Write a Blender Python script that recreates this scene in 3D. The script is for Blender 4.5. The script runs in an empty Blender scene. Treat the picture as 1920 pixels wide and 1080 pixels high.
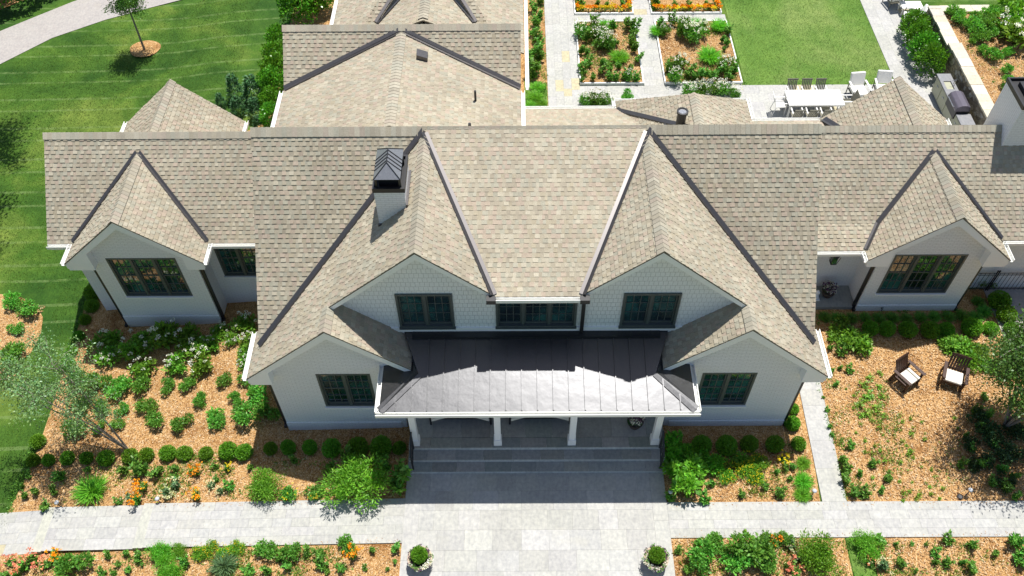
import bpy, math, random
import numpy as np
from mathutils import Vector, Matrix
random.seed(7)
SC = bpy.context.scene
COL = SC.collection

# ---------------------------------------------------------------- camera
cd = bpy.data.cameras.new('camera')
cam = bpy.data.objects.new('camera', cd)
COL.objects.link(cam)
_r = Vector((0.99997903, -0.00169125, -0.0062511))
_d = Vector((-0.00520101, -0.78486001, -0.61965129))
_f = Vector((-0.00385825, 0.6196708, -0.78485235))
cam.matrix_world = Matrix(((_r.x, -_d.x, -_f.x, 0), (_r.y, -_d.y, -_f.y, 0), (_r.z, -_d.z, -_f.z, 25.0), (0, 0, 0, 1)))
cd.sensor_width = 36
cd.lens = 1641.08 / 1920 * 36
cd.clip_end = 800
SC.camera = cam
# ---------------------------------------------------------------- light
TO_SUN = Vector((0.135, 0.285, 1.0)).normalized()
w = bpy.data.worlds.new('World')
SC.world = w
w.use_nodes = True
nt = w.node_tree
sky = nt.nodes.new('ShaderNodeTexSky')
sky.sky_type = 'NISHITA'
sky.sun_disc = False
sky.sun_elevation = math.asin(TO_SUN.z)
sky.sun_rotation = math.atan2(TO_SUN.x, TO_SUN.y)
bg = nt.nodes['Background']
nt.links.new(sky.outputs[0], bg.inputs[0])
bg.inputs[1].default_value = 0.085
sl = bpy.data.lights.new('sun', 'SUN')
sl.energy = 4.9
sl.angle = math.radians(0.5)
sl.color = (1.0, 0.965, 0.91)
so = bpy.data.objects.new('sun', sl)
COL.objects.link(so)
so.rotation_euler = TO_SUN.to_track_quat('Z', 'Y').to_euler()
SC.view_settings.view_transform = 'Standard'
SC.view_settings.look = 'None'
SC.view_settings.exposure = 0.42
SC.view_settings.gamma = 1

# ---------------------------------------------------------------- helpers
class MB:
    """collects polygons, one mesh at the end; every face may carry a tint"""
    def __init__(s):
        s.v = []; s.f = []; s.c = []; s.m = []
    def face(s, pts, c=(1, 1, 1), m=0):
        n = len(s.v)
        s.v += [tuple(p) for p in pts]
        s.f.append(tuple(range(n, n + len(pts)))); s.c.append(c); s.m.append(m)
    def prism(s, loop, vec, c=(1, 1, 1), m=0):
        vec = Vector(vec); loop = [Vector(p) for p in loop]
        nrm = Vector((0, 0, 0))
        for i in range(len(loop)):
            nrm += loop[i].cross(loop[(i + 1) % len(loop)])
        if nrm.dot(vec) > 0:
            loop = loop[::-1]
        n = len(s.v); k = len(loop)
        s.v += [tuple(p) for p in loop] + [tuple(p + vec) for p in loop]
        s.f.append(tuple(range(n, n + k))); s.f.append(tuple(range(n + 2 * k - 1, n + k - 1, -1)))
        for i in range(k):
            j = (i + 1) % k
            s.f.append((n + j, n + i, n + k + i, n + k + j))
        s.c += [c] * (k + 2); s.m += [m] * (k + 2)
    def box(s, x0, x1, y0, y1, z0, z1, c=(1, 1, 1), m=0):
        s.prism([(x0, y0, z0), (x1, y0, z0), (x1, y1, z0), (x0, y1, z0)], (0, 0, z1 - z0), c, m)
    def obox(s, p, size, rz=0, tilt=0, c=(1, 1, 1), m=0):
        """box of given size centred at p, tilted about x, turned about z"""
        M = Matrix.Translation(p) @ Matrix.Rotation(rz, 4, 'Z') @ Matrix.Rotation(tilt, 4, 'X')
        x, y, z = (q / 2 for q in size)
        lo = [M @ Vector(q) for q in ((-x, -y, -z), (x, -y, -z), (x, y, -z), (-x, y, -z))]
        s.prism(lo, (M.to_3x3() @ Vector((0, 0, 2 * z))), c, m)
    def bar(s, a, b, r, n=8, c=(1, 1, 1), m=0, r2=None):
        a = Vector(a); b = Vector(b); r2 = r if r2 is None else r2
        q = (b - a).to_track_quat('Z', 'Y')
        k = len(s.v)
        for p, rr in ((a, r), (b, r2)):
            for i in range(n):
                t = 2 * math.pi * (i + .5) / n
                s.v.append(tuple(p + q @ Vector((rr * math.cos(t), rr * math.sin(t), 0))))
        for i in range(n):
            j = (i + 1) % n
            s.f.append((k + i, k + j, k + n + j, k + n + i))
        s.f.append(tuple(range(k + n - 1, k - 1, -1))); s.f.append(tuple(range(k + n, k + 2 * n)))
        s.c += [c] * (n + 2); s.m += [m] * (n + 2)
    def tube(s, pts, radii, n=7, c=(1, 1, 1), m=0):
        for i in range(len(pts) - 1):
            s.bar(pts[i], pts[i + 1], radii[i], n, c, m, radii[i + 1])
    def lathe(s, prof, cx=0, cy=0, z=0, n=20, c=(1, 1, 1), m=0, closed=True):
        k = len(s.v)
        for r, h in prof:
            for i in range(n):
                t = 2 * math.pi * i / n
                s.v.append((cx + r * math.cos(t), cy + r * math.sin(t), z + h))
        for q in range(len(prof) - 1):
            for i in range(n):
                j = (i + 1) % n
                s.f.append((k + q * n + i, k + q * n + j, k + (q + 1) * n + j, k + (q + 1) * n + i))
                s.c.append(c); s.m.append(m)
        if closed:
            s.f.append(tuple(range(k + n - 1, k - 1, -1)))
            s.f.append(tuple(range(k + (len(prof) - 1) * n, k + len(prof) * n)))
            s.c += [c, c]; s.m += [m, m]
    def build(s, name, mats, parent=None, smooth=False):
        me = bpy.data.meshes.new(name)
        me.from_pydata(s.v, [], s.f)
        if not isinstance(mats, (list, tuple)):
            mats = [mats]
        for mt in mats:
            me.materials.append(mt)
        cnt = np.empty(len(me.polygons), np.int32)
        me.polygons.foreach_get('loop_total', cnt)
        col = np.ones((len(s.f), 4), np.float32)
        col[:, :3] = np.array(s.c, np.float32).reshape(-1, 3)
        at_ = me.color_attributes.new('Col', 'FLOAT_COLOR', 'CORNER')
        at_.data.foreach_set('color', np.repeat(col, cnt, 0).ravel())
        if any(s.m):
            me.polygons.foreach_set('material_index', np.array(s.m, np.int32))
        if smooth:
            me.polygons.foreach_set('use_smooth', np.ones(len(s.f), bool))
        # box-projected uv in metres
        nl = len(me.loops)
        vi = np.empty(nl, np.int32); me.loops.foreach_get('vertex_index', vi)
        co = np.array(s.v, np.float32)[vi]
        nr = np.empty(len(s.f) * 3, np.float32); me.polygons.foreach_get('normal', nr)
        nr = np.abs(np.repeat(nr.reshape(-1, 3), cnt, 0))
        ax = nr.argmax(1)
        uv = np.where((ax == 0)[:, None], co[:, [1, 2]], np.where((ax == 1)[:, None], co[:, [0, 2]], co[:, [0, 1]]))
        ul = me.uv_layers.new(name='UVMap')
        ul.data.foreach_set('uv', uv.astype(np.float32).ravel())
        o = bpy.data.objects.new(name, me)
        COL.objects.link(o)
        if parent is not None:
            o.parent = parent
            o.matrix_parent_inverse = Matrix.Identity(4)
            if parent.location.length > 0 or parent.rotation_euler.z != 0:
                pass
        return o

def tag(o, label=None, cat=None, group=None, kind=None):
    if label: o['label'] = label
    if cat: o['category'] = cat
    if group: o['group'] = group
    if kind: o['kind'] = kind
    return o

def empty(name, loc=(0, 0, 0), rz=0):
    o = bpy.data.objects.new(name, None)
    COL.objects.link(o)
    o.location = loc; o.rotation_euler = (0, 0, rz); o.empty_display_size = .2
    return o

def kids(o):
    return [c for c in COL.objects if c.parent == o]

def dup(o, loc, rz=None, scale=None):
    r = o.copy(); COL.objects.link(r); r.location = loc
    if rz is not None: r.rotation_euler = (0, 0, rz)
    if scale is not None: r.scale = scale
    for ch in kids(o):
        c = ch.copy(); COL.objects.link(c); c.parent = r
        for g_ in kids(ch):
            d = g_.copy(); COL.objects.link(d); d.parent = c
    return r

ORD = 'first second third fourth fifth sixth seventh eighth ninth tenth eleventh twelfth thirteenth fourteenth fifteenth sixteenth seventeenth eighteenth nineteenth twentieth'.split()
def ordinal(i):
    if i < 20: return ORD[i]
    t = {2: 'twenty', 3: 'thirty', 4: 'forty'}[(i + 1) // 10]
    return t[:-1] + 'ieth' if (i + 1) % 10 == 0 else t + '-' + ORD[(i + 1) % 10 - 1]

# terrain height: level in front of the house, falling away to the left
GX = [-60, -18, -16.2, -14, -11.3, -9.3, -7, -3]; GZ = [-1.4, -1.05, -.95, -.64, -.46, -.27, -.18, -.02]
def g(x):
    return float(np.interp(x, GX, GZ))

# ---------------------------------------------------------------- materials
class N:
    def __init__(s, name):
        s.m = bpy.data.materials.new(name); s.m.use_nodes = True
        s.t = s.m.node_tree; s.p = s.t.nodes['Principled BSDF']; s.out = s.t.nodes['Material Output']
    def n(s, typ, **k):
        nd = s.t.nodes.new(typ)
        for a, b in k.items():
            if a.startswith('i_'):
                key = a[2:]
                key = int(key) if key.isdigit() else key.replace('_', ' ')
                if isinstance(b, bpy.types.NodeSocket): s.t.links.new(b, nd.inputs[key])
                else: nd.inputs[key].default_value = b
            else:
                setattr(nd, a, b)
        return nd
    def link(s, a, b): s.t.links.new(a, b)
    def coord(s, kind='Object'): return s.n('ShaderNodeTexCoord').outputs[kind]
    def noise(s, vec, scale, detail=3, rough=.55, dist=0):
        return s.n('ShaderNodeTexNoise', i_Vector=vec, i_Scale=scale, i_Detail=detail, i_Roughness=rough, i_Distortion=dist).outputs['Fac']
    def ramp(s, fac, stops):
        r = s.n('ShaderNodeValToRGB', i_Fac=fac)
        e = r.color_ramp.elements
        while len(e) < len(stops): e.new(.5)
        for el, (p, c) in zip(e, stops):
            el.position = p; el.color = (*c, 1) if len(c) == 3 else c
        return r.outputs[0]
    def mix(s, fac, a, b, mode='MIX'):
        nd = s.n('ShaderNodeMix', data_type='RGBA', blend_type=mode)
        for key, val in ((0, fac), (6, a), (7, b)):
            if isinstance(val, bpy.types.NodeSocket): s.t.links.new(val, nd.inputs[key])
            elif key == 0: nd.inputs[0].default_value = val
            else: nd.inputs[key].default_value = (*val, 1)
        return nd.outputs[2]
    def math(s, op, a, b=0.5):
        nd = s.n('ShaderNodeMath', operation=op)
        for i, val in enumerate((a, b)):
            if isinstance(val, bpy.types.NodeSocket): s.t.links.new(val, nd.inputs[i])
            else: nd.inputs[i].default_value = val
        return nd.outputs[0]
    def bump(s, h, strength=.3, dist=.02):
        b = s.n('ShaderNodeBump', i_Height=h, i_Strength=strength, i_Distance=dist)
        s.link(b.outputs[0], s.p.inputs['Normal'])
    def attr(s): return s.n('ShaderNodeAttribute', attribute_name='Col').outputs['Color']
    def base(s, c):
        if isinstance(c, bpy.types.NodeSocket): s.link(c, s.p.inputs['Base Color'])
        else: s.p.inputs['Base Color'].default_value = (*c, 1)
    def rough(s, r, spec=None, metal=None):
        s.p.inputs['Roughness'].default_value = r
        if spec is not None: s.p.inputs['Specular IOR Level'].default_value = spec
        if metal is not None: s.p.inputs['Metallic'].default_value = metal
        return s

def plain(name, c, r=.6, spec=.4, metal=0, var=.12, scale=9):
    q = N(name); v = q.coord()
    f = q.noise(v, scale, 4)
    q.base(q.mix(f, [a * (1 - var) for a in c], [min(1, a * (1 + var)) for a in c]))
    q.rough(r, spec, metal)
    return q.m

def m_shingle():
    q = N('asphalt_shingle'); v = q.coord()
    a = q.attr()
    f = q.noise(v, 55, 2, .6); big = q.noise(v, .45, 4, .6)
    c = q.mix(q.ramp(f, [(.3, (.72, .72, .72)), (.7, (1.22, 1.22, 1.22))]), a, a, 'MIX')
    c = q.mix(1, a, q.ramp(f, [(.3, (.78, .78, .78)), (.7, (1.2, 1.2, 1.2))]), 'MULTIPLY')
    c = q.mix(1, c, q.ramp(big, [(.3, (.87, .865, .86)), (.7, (1.07, 1.07, 1.06))]), 'MULTIPLY')
    q.base(c); q.rough(.95, .15)
    q.bump(f, .3, .006)
    return q.m

def m_brick(name, shake=False):
    q = N(name); uv = q.coord('UV')
    br = q.n('ShaderNodeTexBrick', i_Vector=uv, i_Scale=1.0, i_Mortar_Size=.004 if shake else .008, i_Mortar_Smooth=.3,
             i_Brick_Width=.13 if shake else .22, i_Row_Height=.19 if shake else .075)
    br.offset = .37 if shake else .5
    br.inputs['Color1'].default_value = (1, 1, 1, 1); br.inputs['Color2'].default_value = (.4, .4, .4, 1)
    f = q.noise(uv, 1.2, 4); f2 = q.noise(uv, 14, 3)
    c = q.mix(f, (.79, .80, .82), (.87, .875, .885))
    c = q.mix(br.outputs['Fac'], c, (.55, .555, .57) if shake else (.70, .70, .71))
    c = q.mix(1, c, q.ramp(f2, [(.25, (.94, .94, .94)), (.7, (1.03, 1.03, 1.03))]), 'MULTIPLY')
    q.base(c); q.rough(.6, .3)
    h = q.math('MULTIPLY', br.outputs['Fac'], -1.0)
    h = q.math('ADD', h, q.math('MULTIPLY', q.n('ShaderNodeRGBToBW', i_Color=br.outputs['Color']).outputs[0], .45 if shake else .12))
    q.bump(h, .8, .014)
    return q.m

def m_stone(name, c0, c1, rough=.8, stain=True):
    q = N(name); v = q.coord(); a = q.attr()
    f = q.noise(v, 1.6, 5, .62, .8); f2 = q.noise(v, 9, 4, .65); f3 = q.noise(v, 60, 2)
    wv = q.n('ShaderNodeTexWave', i_Vector=v, i_Scale=2.2, i_Distortion=9, i_Detail=3, i_Detail_Scale=1.4).outputs['Fac']
    c = q.mix(f, c0, c1)
    c = q.mix(1, c, a, 'MULTIPLY')
    c = q.mix(1, c, q.ramp(f2, [(.28, (.8, .81, .83)), (.7, (1.1, 1.1, 1.08))]), 'MULTIPLY')
    c = q.mix(1, c, q.ramp(wv, [(.0, (.95, .95, .96)), (.5, (1.01, 1.01, 1.0))]), 'MULTIPLY')
    if stain:
        st = q.ramp(q.noise(v, .55, 4, .6), [(.6, (0, 0, 0)), (.75, (.5, .5, .5))])
        c = q.mix(st, c, (c1[0] * 1.0, c1[1] * .97, c1[2] * .82))
    q.base(c); q.rough(rough, .3)
    q.bump(q.math('ADD', f2, q.math('MULTIPLY', f3, .4)), .25, .012)
    return q.m

def m_mulch():
    q = N('wood_mulch'); v = q.coord()
    vo = q.n('ShaderNodeTexVoronoi', i_Vector=q.n('ShaderNodeMapping', i_Vector=v, i_Scale=(1, .55, 1)).outputs[0], i_Scale=52, i_Randomness=1.0)
    r = q.n('ShaderNodeSeparateColor', i_Color=vo.outputs['Color']).outputs[0]
    big = q.noise(v, .9, 5, .68, .5); mid = q.noise(v, 5, 4, .7)
    c = q.ramp(r, [(.0, (.25, .13, .045)), (.25, (.39, .22, .085)), (.6, (.50, .305, .13)), (.85, (.58, .38, .185)), (1, (.70, .51, .29))])
    c = q.mix(1, c, q.ramp(mid, [(.25, (.74, .68, .62)), (.6, (1.05, 1.05, 1.05))]), 'MULTIPLY')
    c = q.mix(1, c, q.ramp(big, [(.34, (.62, .52, .44)), (.48, (.98, .95, .92)), (.68, (1.08, 1.1, 1.14))]), 'MULTIPLY')
    q.base(c); q.rough(.95, .1)
    q.bump(q.math('ADD', r, mid), .9, .03)
    return q.m

def m_lawn(name, stripes):
    q = N(name); v = q.coord()
    a = q.noise(v, .22, 4, .6, .6); b = q.noise(v, 1.1, 4, .65); f = q.noise(q.n('ShaderNodeMapping', i_Vector=v, i_Scale=(1, .45, 1)).outputs[0], 16, 3, .75); ff = q.noise(v, 70, 2, .7)
    if stripes:
        c = q.ramp(a, [(.36, (.030, .090, .010)), (.5, (.064, .145, .016)), (.66, (.155, .225, .038))])
    else:
        c = q.ramp(a, [(.3, (.09, .19, .028)), (.5, (.125, .235, .042)), (.7, (.20, .28, .08))])
    c = q.mix(1, c, q.ramp(b, [(.3, (.74, .8, .74)), (.7, (1.25, 1.16, 1.2))]), 'MULTIPLY')
    c = q.mix(1, c, q.ramp(f, [(.3, (.7, .74, .7)), (.7, (1.3, 1.24, 1.25))]), 'MULTIPLY')
    c = q.mix(1, c, q.ramp(ff, [(.3, (.7, .7, .7)), (.7, (1.3, 1.3, 1.3))]), 'MULTIPLY')
    if stripes:
        s = q.n('ShaderNodeSeparateXYZ', i_Vector=v)
        y = q.math('ADD', s.outputs[1], q.math('MULTIPLY', s.outputs[0], -.012))
        y = q.math('ADD', y, q.math('MULTIPLY', q.noise(v, .5, 2), .07))
        def line(per, off, w_):
            t = q.math('FRACT', q.math('DIVIDE', q.math('ADD', y, off), per))
            return q.math('LESS_THAN', t, w_)
        l = q.math('ADD', line(2.0, 0, .07), line(2.0, .78, .06))
        l = q.math('MULTIPLY', l, q.ramp(q.noise(v, 2.2, 3, .7), [(.35, (0, 0, 0)), (.6, (1, 1, 1))]))
        band = q.math('LESS_THAN', q.math('FRACT', q.math('DIVIDE', y, 2.0)), .61)
        c = q.mix(q.math('MULTIPLY', band, .3), c, q.mix(1, c, (.72, .78, .7), 'MULTIPLY'))
        c = q.mix(q.math('MULTIPLY', l, .42), c, (.20, .28, .10))
    q.base(c); q.rough(.85, .2)
    q.bump(q.math('ADD', f, ff), .8, .04)
    return q.m

def m_leaf(name, c, trans=.3, rough=.45):
    q = N(name); a = q.attr(); v = q.coord()
    cc = q.mix(1, a, c, 'MULTIPLY')
    oi = q.n('ShaderNodeObjectInfo').outputs['Random']
    hsv = q.n('ShaderNodeHueSaturation', i_Color=cc, i_Hue=q.math('ADD', q.math('MULTIPLY', oi, .03), .485), i_Value=q.math('ADD', q.math('MULTIPLY', oi, .35), .82)).outputs[0]
    q.base(hsv); q.rough(rough, .35)
    tr = q.n('ShaderNodeBsdfTranslucent', i_Color=q.mix(1, hsv, (1.3, 1.25, .5), 'MULTIPLY'))
    ms = q.n('ShaderNodeMixShader', i_Fac=trans)
    q.link(q.p.outputs[0], ms.inputs[1]); q.link(tr.outputs[0], ms.inputs[2]); q.link(ms.outputs[0], q.out.inputs[0])
    return q.m

def m_metal(name, c, rough, metal=1.0, wob=.0):
    q = N(name); v = q.coord()
    f = q.noise(v, 2.3, 3, .5); f2 = q.noise(v, 22, 3)
    q.base(q.mix(f2, [a * .85 for a in c], [a * 1.15 for a in c])); q.rough(rough, .5, metal)
    q.link(q.n('ShaderNodeMath', operation='MULTIPLY_ADD', i_0=f2, i_1=.18, i_2=rough - .09).outputs[0], q.p.inputs['Roughness'])
    if wob: q.bump(f, wob, .05)
    return q.m

def m_glass():
    q = N('window_glass'); v = q.coord()
    f = q.noise(v, .9, 3, .6)
    q.base(q.ramp(f, [(.36, (.005, .012, .014)), (.5, (.010, .040, .042)), (.62, (.025, .11, .105))]))  # teal blotches are reflections painted into the pane colour
    q.rough(.03, .9)
    q.p.inputs['IOR'].default_value = 1.75
    q.bump(q.noise(v, 1.6, 2), .05, .03)
    return q.m

def m_wallstone():
    q = N('fieldstone'); v = q.coord()
    vo = q.n('ShaderNodeTexVoronoi', i_Vector=q.n('ShaderNodeMapping', i_Vector=v, i_Scale=(1, 1, 1.7)).outputs[0], i_Scale=4.2)
    ed = q.n('ShaderNodeTexVoronoi', feature='DISTANCE_TO_EDGE', i_Vector=q.n('ShaderNodeMapping', i_Vector=v, i_Scale=(1, 1, 1.7)).outputs[0], i_Scale=4.2).outputs['Distance']
    r = q.n('ShaderNodeSeparateColor', i_Color=vo.outputs['Color']).outputs[0]
    c = q.ramp(r, [(0, (.16, .12, .085)), (.4, (.30, .25, .18)), (.7, (.38, .31, .2)), (1, (.45, .42, .37))])
    c = q.mix(1, c, q.ramp(q.noise(v, 12, 4, .7), [(.3, (.75, .75, .75)), (.7, (1.15, 1.15, 1.15))]), 'MULTIPLY')
    e = q.ramp(ed, [(0, (0, 0, 0)), (.07, (1, 1, 1))])
    q.base(q.mix(e, (.17, .15, .12), c)); q.rough(.9, .2)
    q.bump(e, .6, .04)
    return q.m

M = dict(
    shingle=m_shingle(), brick=m_brick('painted_brick'), shake=m_brick('painted_shake', True),
    trim=plain('white_trim', (.88, .88, .87), .5, .4, 0, .03), gutter=plain('white_gutter', (.82, .82, .78), .35, .5, 0, .03),
    flash=m_metal('bronze_flashing', (.125, .118, .118), .42, .75), roofmetal=m_metal('standing_seam', (.09, .091, .095), .37, .9, .11),
    black=plain('black_metal', (.018, .018, .02), .45, .5), frame=plain('bronze_frame', (.08, .095, .092), .4, .5),
    glass=m_glass(), stone=m_stone('bluestone_sunny', (.355, .352, .335), (.47, .466, .446)),
    slab=m_stone('bluestone_shaded', (.25, .265, .255), (.35, .36, .345), .7, False), conc=m_stone('concrete', (.33, .295, .28), (.40, .38, .36)),  # slab: the same bluestone with the porch shade put into its colour
    joint=plain('joint_sand', (.27, .27, .26), .9, .1), mulch=m_mulch(), lawn=m_lawn('striped_lawn', True), lawn2=m_lawn('rear_lawn', False),
    wallstone=m_wallstone(), cap=m_stone('sandstone_cap', (.52, .47, .38), (.64, .60, .52)),
    wood=plain('dark_stained_wood', (.055, .026, .018), .5, .35, 0, .35, 14), cushion=plain('cream_cushion', (.72, .69, .62), .9, .1, 0, .05),
    cream=plain('cream_furniture', (.74, .73, .69), .55, .3, 0, .04), grey=plain('grey_weave', (.20, .19, .15), .8, .2, 0, .25, 40),
    sage=plain('sage_cabinet', (.36, .36, .26), .55, .35, 0, .06), counter=m_stone('granite_counter', (.20, .20, .205), (.30, .30, .31), .35, False),
    grillcover=plain('grill_lid', (.13, .115, .14), .35, .5, .3), steel=m_metal('stainless', (.5, .5, .5), .3, 1),
    pot=plain('cast_stone_pot', (.50, .40, .30), .8, .2, 0, .12), bark=plain('bark', (.24, .21, .18), .9, .1, 0, .3, 20),
    brown=plain('dark_pot', (.07, .05, .04), .7, .3), soil=plain('potting_soil', (.04, .028, .02), .95, .1),
    lampglass=plain('lamp_shade', (.5, .52, .54), .3, .5, 0, .04),
    box=m_leaf('boxwood_leaf', (.14, .34, .024), .3), rose=m_leaf('shrub_leaf', (.16, .40, .06), .35), hyd=m_leaf('hydrangea_leaf', (.18, .38, .045), .35),
    fea=m_leaf('feathery_leaf', (.19, .47, .045), .4), per=m_leaf('perennial_leaf', (.15, .35, .055), .3), weed=m_leaf('seedling_leaf', (.22, .42, .05), .35),
    dark=m_leaf('conifer_leaf', (.06, .15, .05), .15), hedge=m_leaf('hedge_leaf', (.11, .30, .025), .3, .3), gry=m_leaf('blue_grass', (.14, .26, .11), .3),
    tree=m_leaf('tree_leaf', (.14, .31, .055), .3), treeg=m_leaf('silver_tree_leaf', (.22, .36, .15), .35, .35),
    white=m_leaf('white_petal', (.80, .80, .72), .2, .7), orange=m_leaf('orange_petal', (.90, .40, .015), .25, .7), yellow=m_leaf('yellow_petal', (.80, .62, .02), .25, .7),
    salmon=m_leaf('salmon_petal', (.85, .33, .20), .25, .7), pale=m_leaf('pale_petal', (.62, .62, .36), .2, .7), purple=m_leaf('purple_petal', (.16, .07, .16), .2, .7),
    lit_riser=m_stone('bounce_lit_riser_stone', (.48, .49, .48), (.60, .61, .60), .8, False), darktree=m_leaf('dark_tree_leaf', (.085, .215, .04), .25, .4), lowgrow=m_leaf('low_growth_leaf', (.24, .36, .07), .35), dkleaf=m_leaf('dark_shrub_leaf', (.06, .12, .04), .15, .4), turf=m_leaf('turf_blade', (.115, .225, .026), .3, .6), turf2=m_leaf('rear_turf_blade', (.17, .31, .06), .3, .6), chip=N('bark_chip').m, hood=m_metal('hood_metal', (.33, .33, .34), .45, .7),
)
_q = M['chip']; _n = _q.node_tree.nodes.new('ShaderNodeAttribute'); _n.attribute_name = 'Col'
_q.node_tree.links.new(_n.outputs['Color'], _q.node_tree.nodes['Principled BSDF'].inputs['Base Color'])
_q.node_tree.nodes['Principled BSDF'].inputs['Roughness'].default_value = .9
# ---------------------------------------------------------------- ground and paving
def sheet(name, poly, mat, lift, kind='structure', step=1.0, zf=None):
    """flat or terrain-following sheet over a plan polygon (cut into strips along x so that it follows the slope)"""
    zf = zf or (lambda x, y: g(x))
    mb = MB()
    xs = sorted(set([p[0] for p in poly] + [x for x in (-18, -16.2, -14, -11.3, -9.3, -7, -3) if min(p[0] for p in poly) < x < max(p[0] for p in poly)]))
    def clip(pl, sgn, xv):
        out = []
        for i in range(len(pl)):
            a, b = pl[i], pl[(i + 1) % len(pl)]
            da, db = sgn * (a[0] - xv), sgn * (b[0] - xv)
            if da >= 0: out.append(a)
            if da * db < 0:
                t = da / (da - db); out.append((a[0] + t * (b[0] - a[0]), a[1] + t * (b[1] - a[1])))
        return out
    for x0, x1 in zip(xs[:-1], xs[1:]):
        pl = clip(clip(poly, 1, x0), -1, x1)
        if len(pl) >= 3:
            pts = [(x, y, zf(x, y) + lift) for x, y in pl]
            ar = sum(pts[i][0] * pts[(i + 1) % len(pts)][1] - pts[(i + 1) % len(pts)][0] * pts[i][1] for i in range(len(pts)))
            mb.face(pts if ar > 0 else pts[::-1])
    return tag(mb.build(name, mat), kind=kind)

mb = MB()
gx = [-300, -100, -60, -30, -18, -16.2, -14, -11.3, -9.3, -7, -3, 20, 60, 300]
gy = [-200, -20, 0, 20, 40, 80, 300]
for i in range(len(gx) - 1):
    for j in range(len(gy) - 1):
        mb.face([(gx[i], gy[j], g(gx[i])), (gx[i + 1], gy[j], g(gx[i + 1])), (gx[i + 1], gy[j + 1], g(gx[i + 1])), (gx[i], gy[j + 1], g(gx[i]))])
tag(mb.build('ground', M['lawn']), kind='structure')

L1 = .004
sheet('mulch_bed', [(-16.3, 21.3), (-16.12, 20.6), (-16.02, 19.4), (-15.95, 17.05), (-15.85, 15.3), (-15.8, 13.9), (-15.86, 12.6), (-16.05, 11.4), (-3.3, 11.4), (-3.3, 21.3)], M['mulch'], .012)
sheet('mulch_bed', [(-24, 20.2), (-19.5, 20.4), (-18.6, 20.2), (-17.9, 19.8), (-17.5, 19.25), (-17.33, 18.5), (-17.42, 17.7), (-17.9, 17.0), (-18.6, 16.3), (-19.6, 15.4), (-21, 14.6), (-24, 14)], M['mulch'], .012)
sheet('mulch_bed', [(4.55, 11.35), (9.25, 11.35), (9.8, 19), (4.55, 19)], M['mulch'], .008)
sheet('mulch_bed', [(9.95, 11.35), (24, 11.35), (24, 19.6), (10.1, 19.6)], M['mulch'], .008)
sheet('mulch_bed', [(-24, 3), (-3.4, 3), (-3.4, 10.2), (-24, 10.2)], M['mulch'], .008)
sheet('mulch_bed', [(4.5, 3), (9.55, 3), (9.72, 10.3), (4.5, 10.3)], M['mulch'], .008)
sheet('mulch_bed', [(10.35, 3), (24, 3), (24, 10.3), (10.42, 10.3)], M['mulch'], .008)
sheet('mulch_bed', [(-12.6, 24), (-12.3, 27.6), (-11.9, 28.6), (-11.0, 29.3), (-10.5, 30.6), (-10.9, 33), (-10.9, 45), (-7, 45), (-7, 24)], M['mulch'], .012)
_c = [(-17.88 + .74 * math.cos(t) * (1 + .05 * math.sin(3 * t)), 35.4 + .66 * math.sin(t)) for t in [i * 2 * math.pi / 24 for i in range(24)]]
sheet('mulch_ring', _c, M['mulch'], .025, zf=lambda x, y: -1.0 + (.0 if x > -18 else (x + 18) * .0095))
sheet('mulch_bed', [(-36, 36), (-29.5, 37.0), (-26.6, 38.6), (-25.2, 39.8), (-24, 42), (-36, 46)], M['mulch'], .012)

def slabs(name, x0, x1, y0, y1, row, lmin, lmax, zt, base, mat, seed, along='x', zf=None, gap=.0035, yel=.02, th=.03, under=True, var=.1, clip=None):
    """stone slabs laid in rows with open joints over a base sheet: one paved surface"""
    R = random.Random(seed); mb = MB()
    zf = zf or (lambda x, y: 0)
    U0, U1, V0, V1 = (x0, x1, y0, y1) if along == 'x' else (y0, y1, x0, x1)
    nrow = max(1, round((V1 - V0) / row)); rw = (V1 - V0) / nrow
    for k in range(nrow):
        u = U0 - R.random() * lmin * .7
        va, vb = V0 + k * rw + gap / 2, V0 + (k + 1) * rw - gap / 2
        while u < U1 - .02:
            l = R.uniform(lmin, lmax); a, b = max(u, U0), min(u + l, U1)
            if U1 - b < .12: b = U1; l = U1 - u
            u += l
            if b - a < .05: continue
            s = 1 + R.uniform(-var, var)
            c = (s, s * R.uniform(.985, 1.0), s * R.uniform(.955, 1.01))
            if R.random() < yel: c = (1.08 * s, .97 * s, .68 * s)
            q = [(a + gap / 2, va), (b - gap / 2, va), (b - gap / 2, vb), (a + gap / 2, vb)]
            if along != 'x': q = [(v_, u_) for u_, v_ in q][::-1]
            if clip: q = [(clip(x, y), y) for x, y in q]
            loop = [(x, y, zf(x, y) + zt) for x, y in q]
            mb.prism([(p[0], p[1], p[2] - th) for p in loop], (0, 0, th), c)
    o = tag(mb.build(name, mat), kind='structure')
    if under:
        q = [(x0, y0), (x1, y0), (x1, y1), (x0, y1)]
        if clip: q = [(clip(x, y), y) for x, y in q]
        sheet(name + '_base', q, M['joint'], zt - .022 if zt > .02 else zt - .004, zf=zf)
    return o

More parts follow.
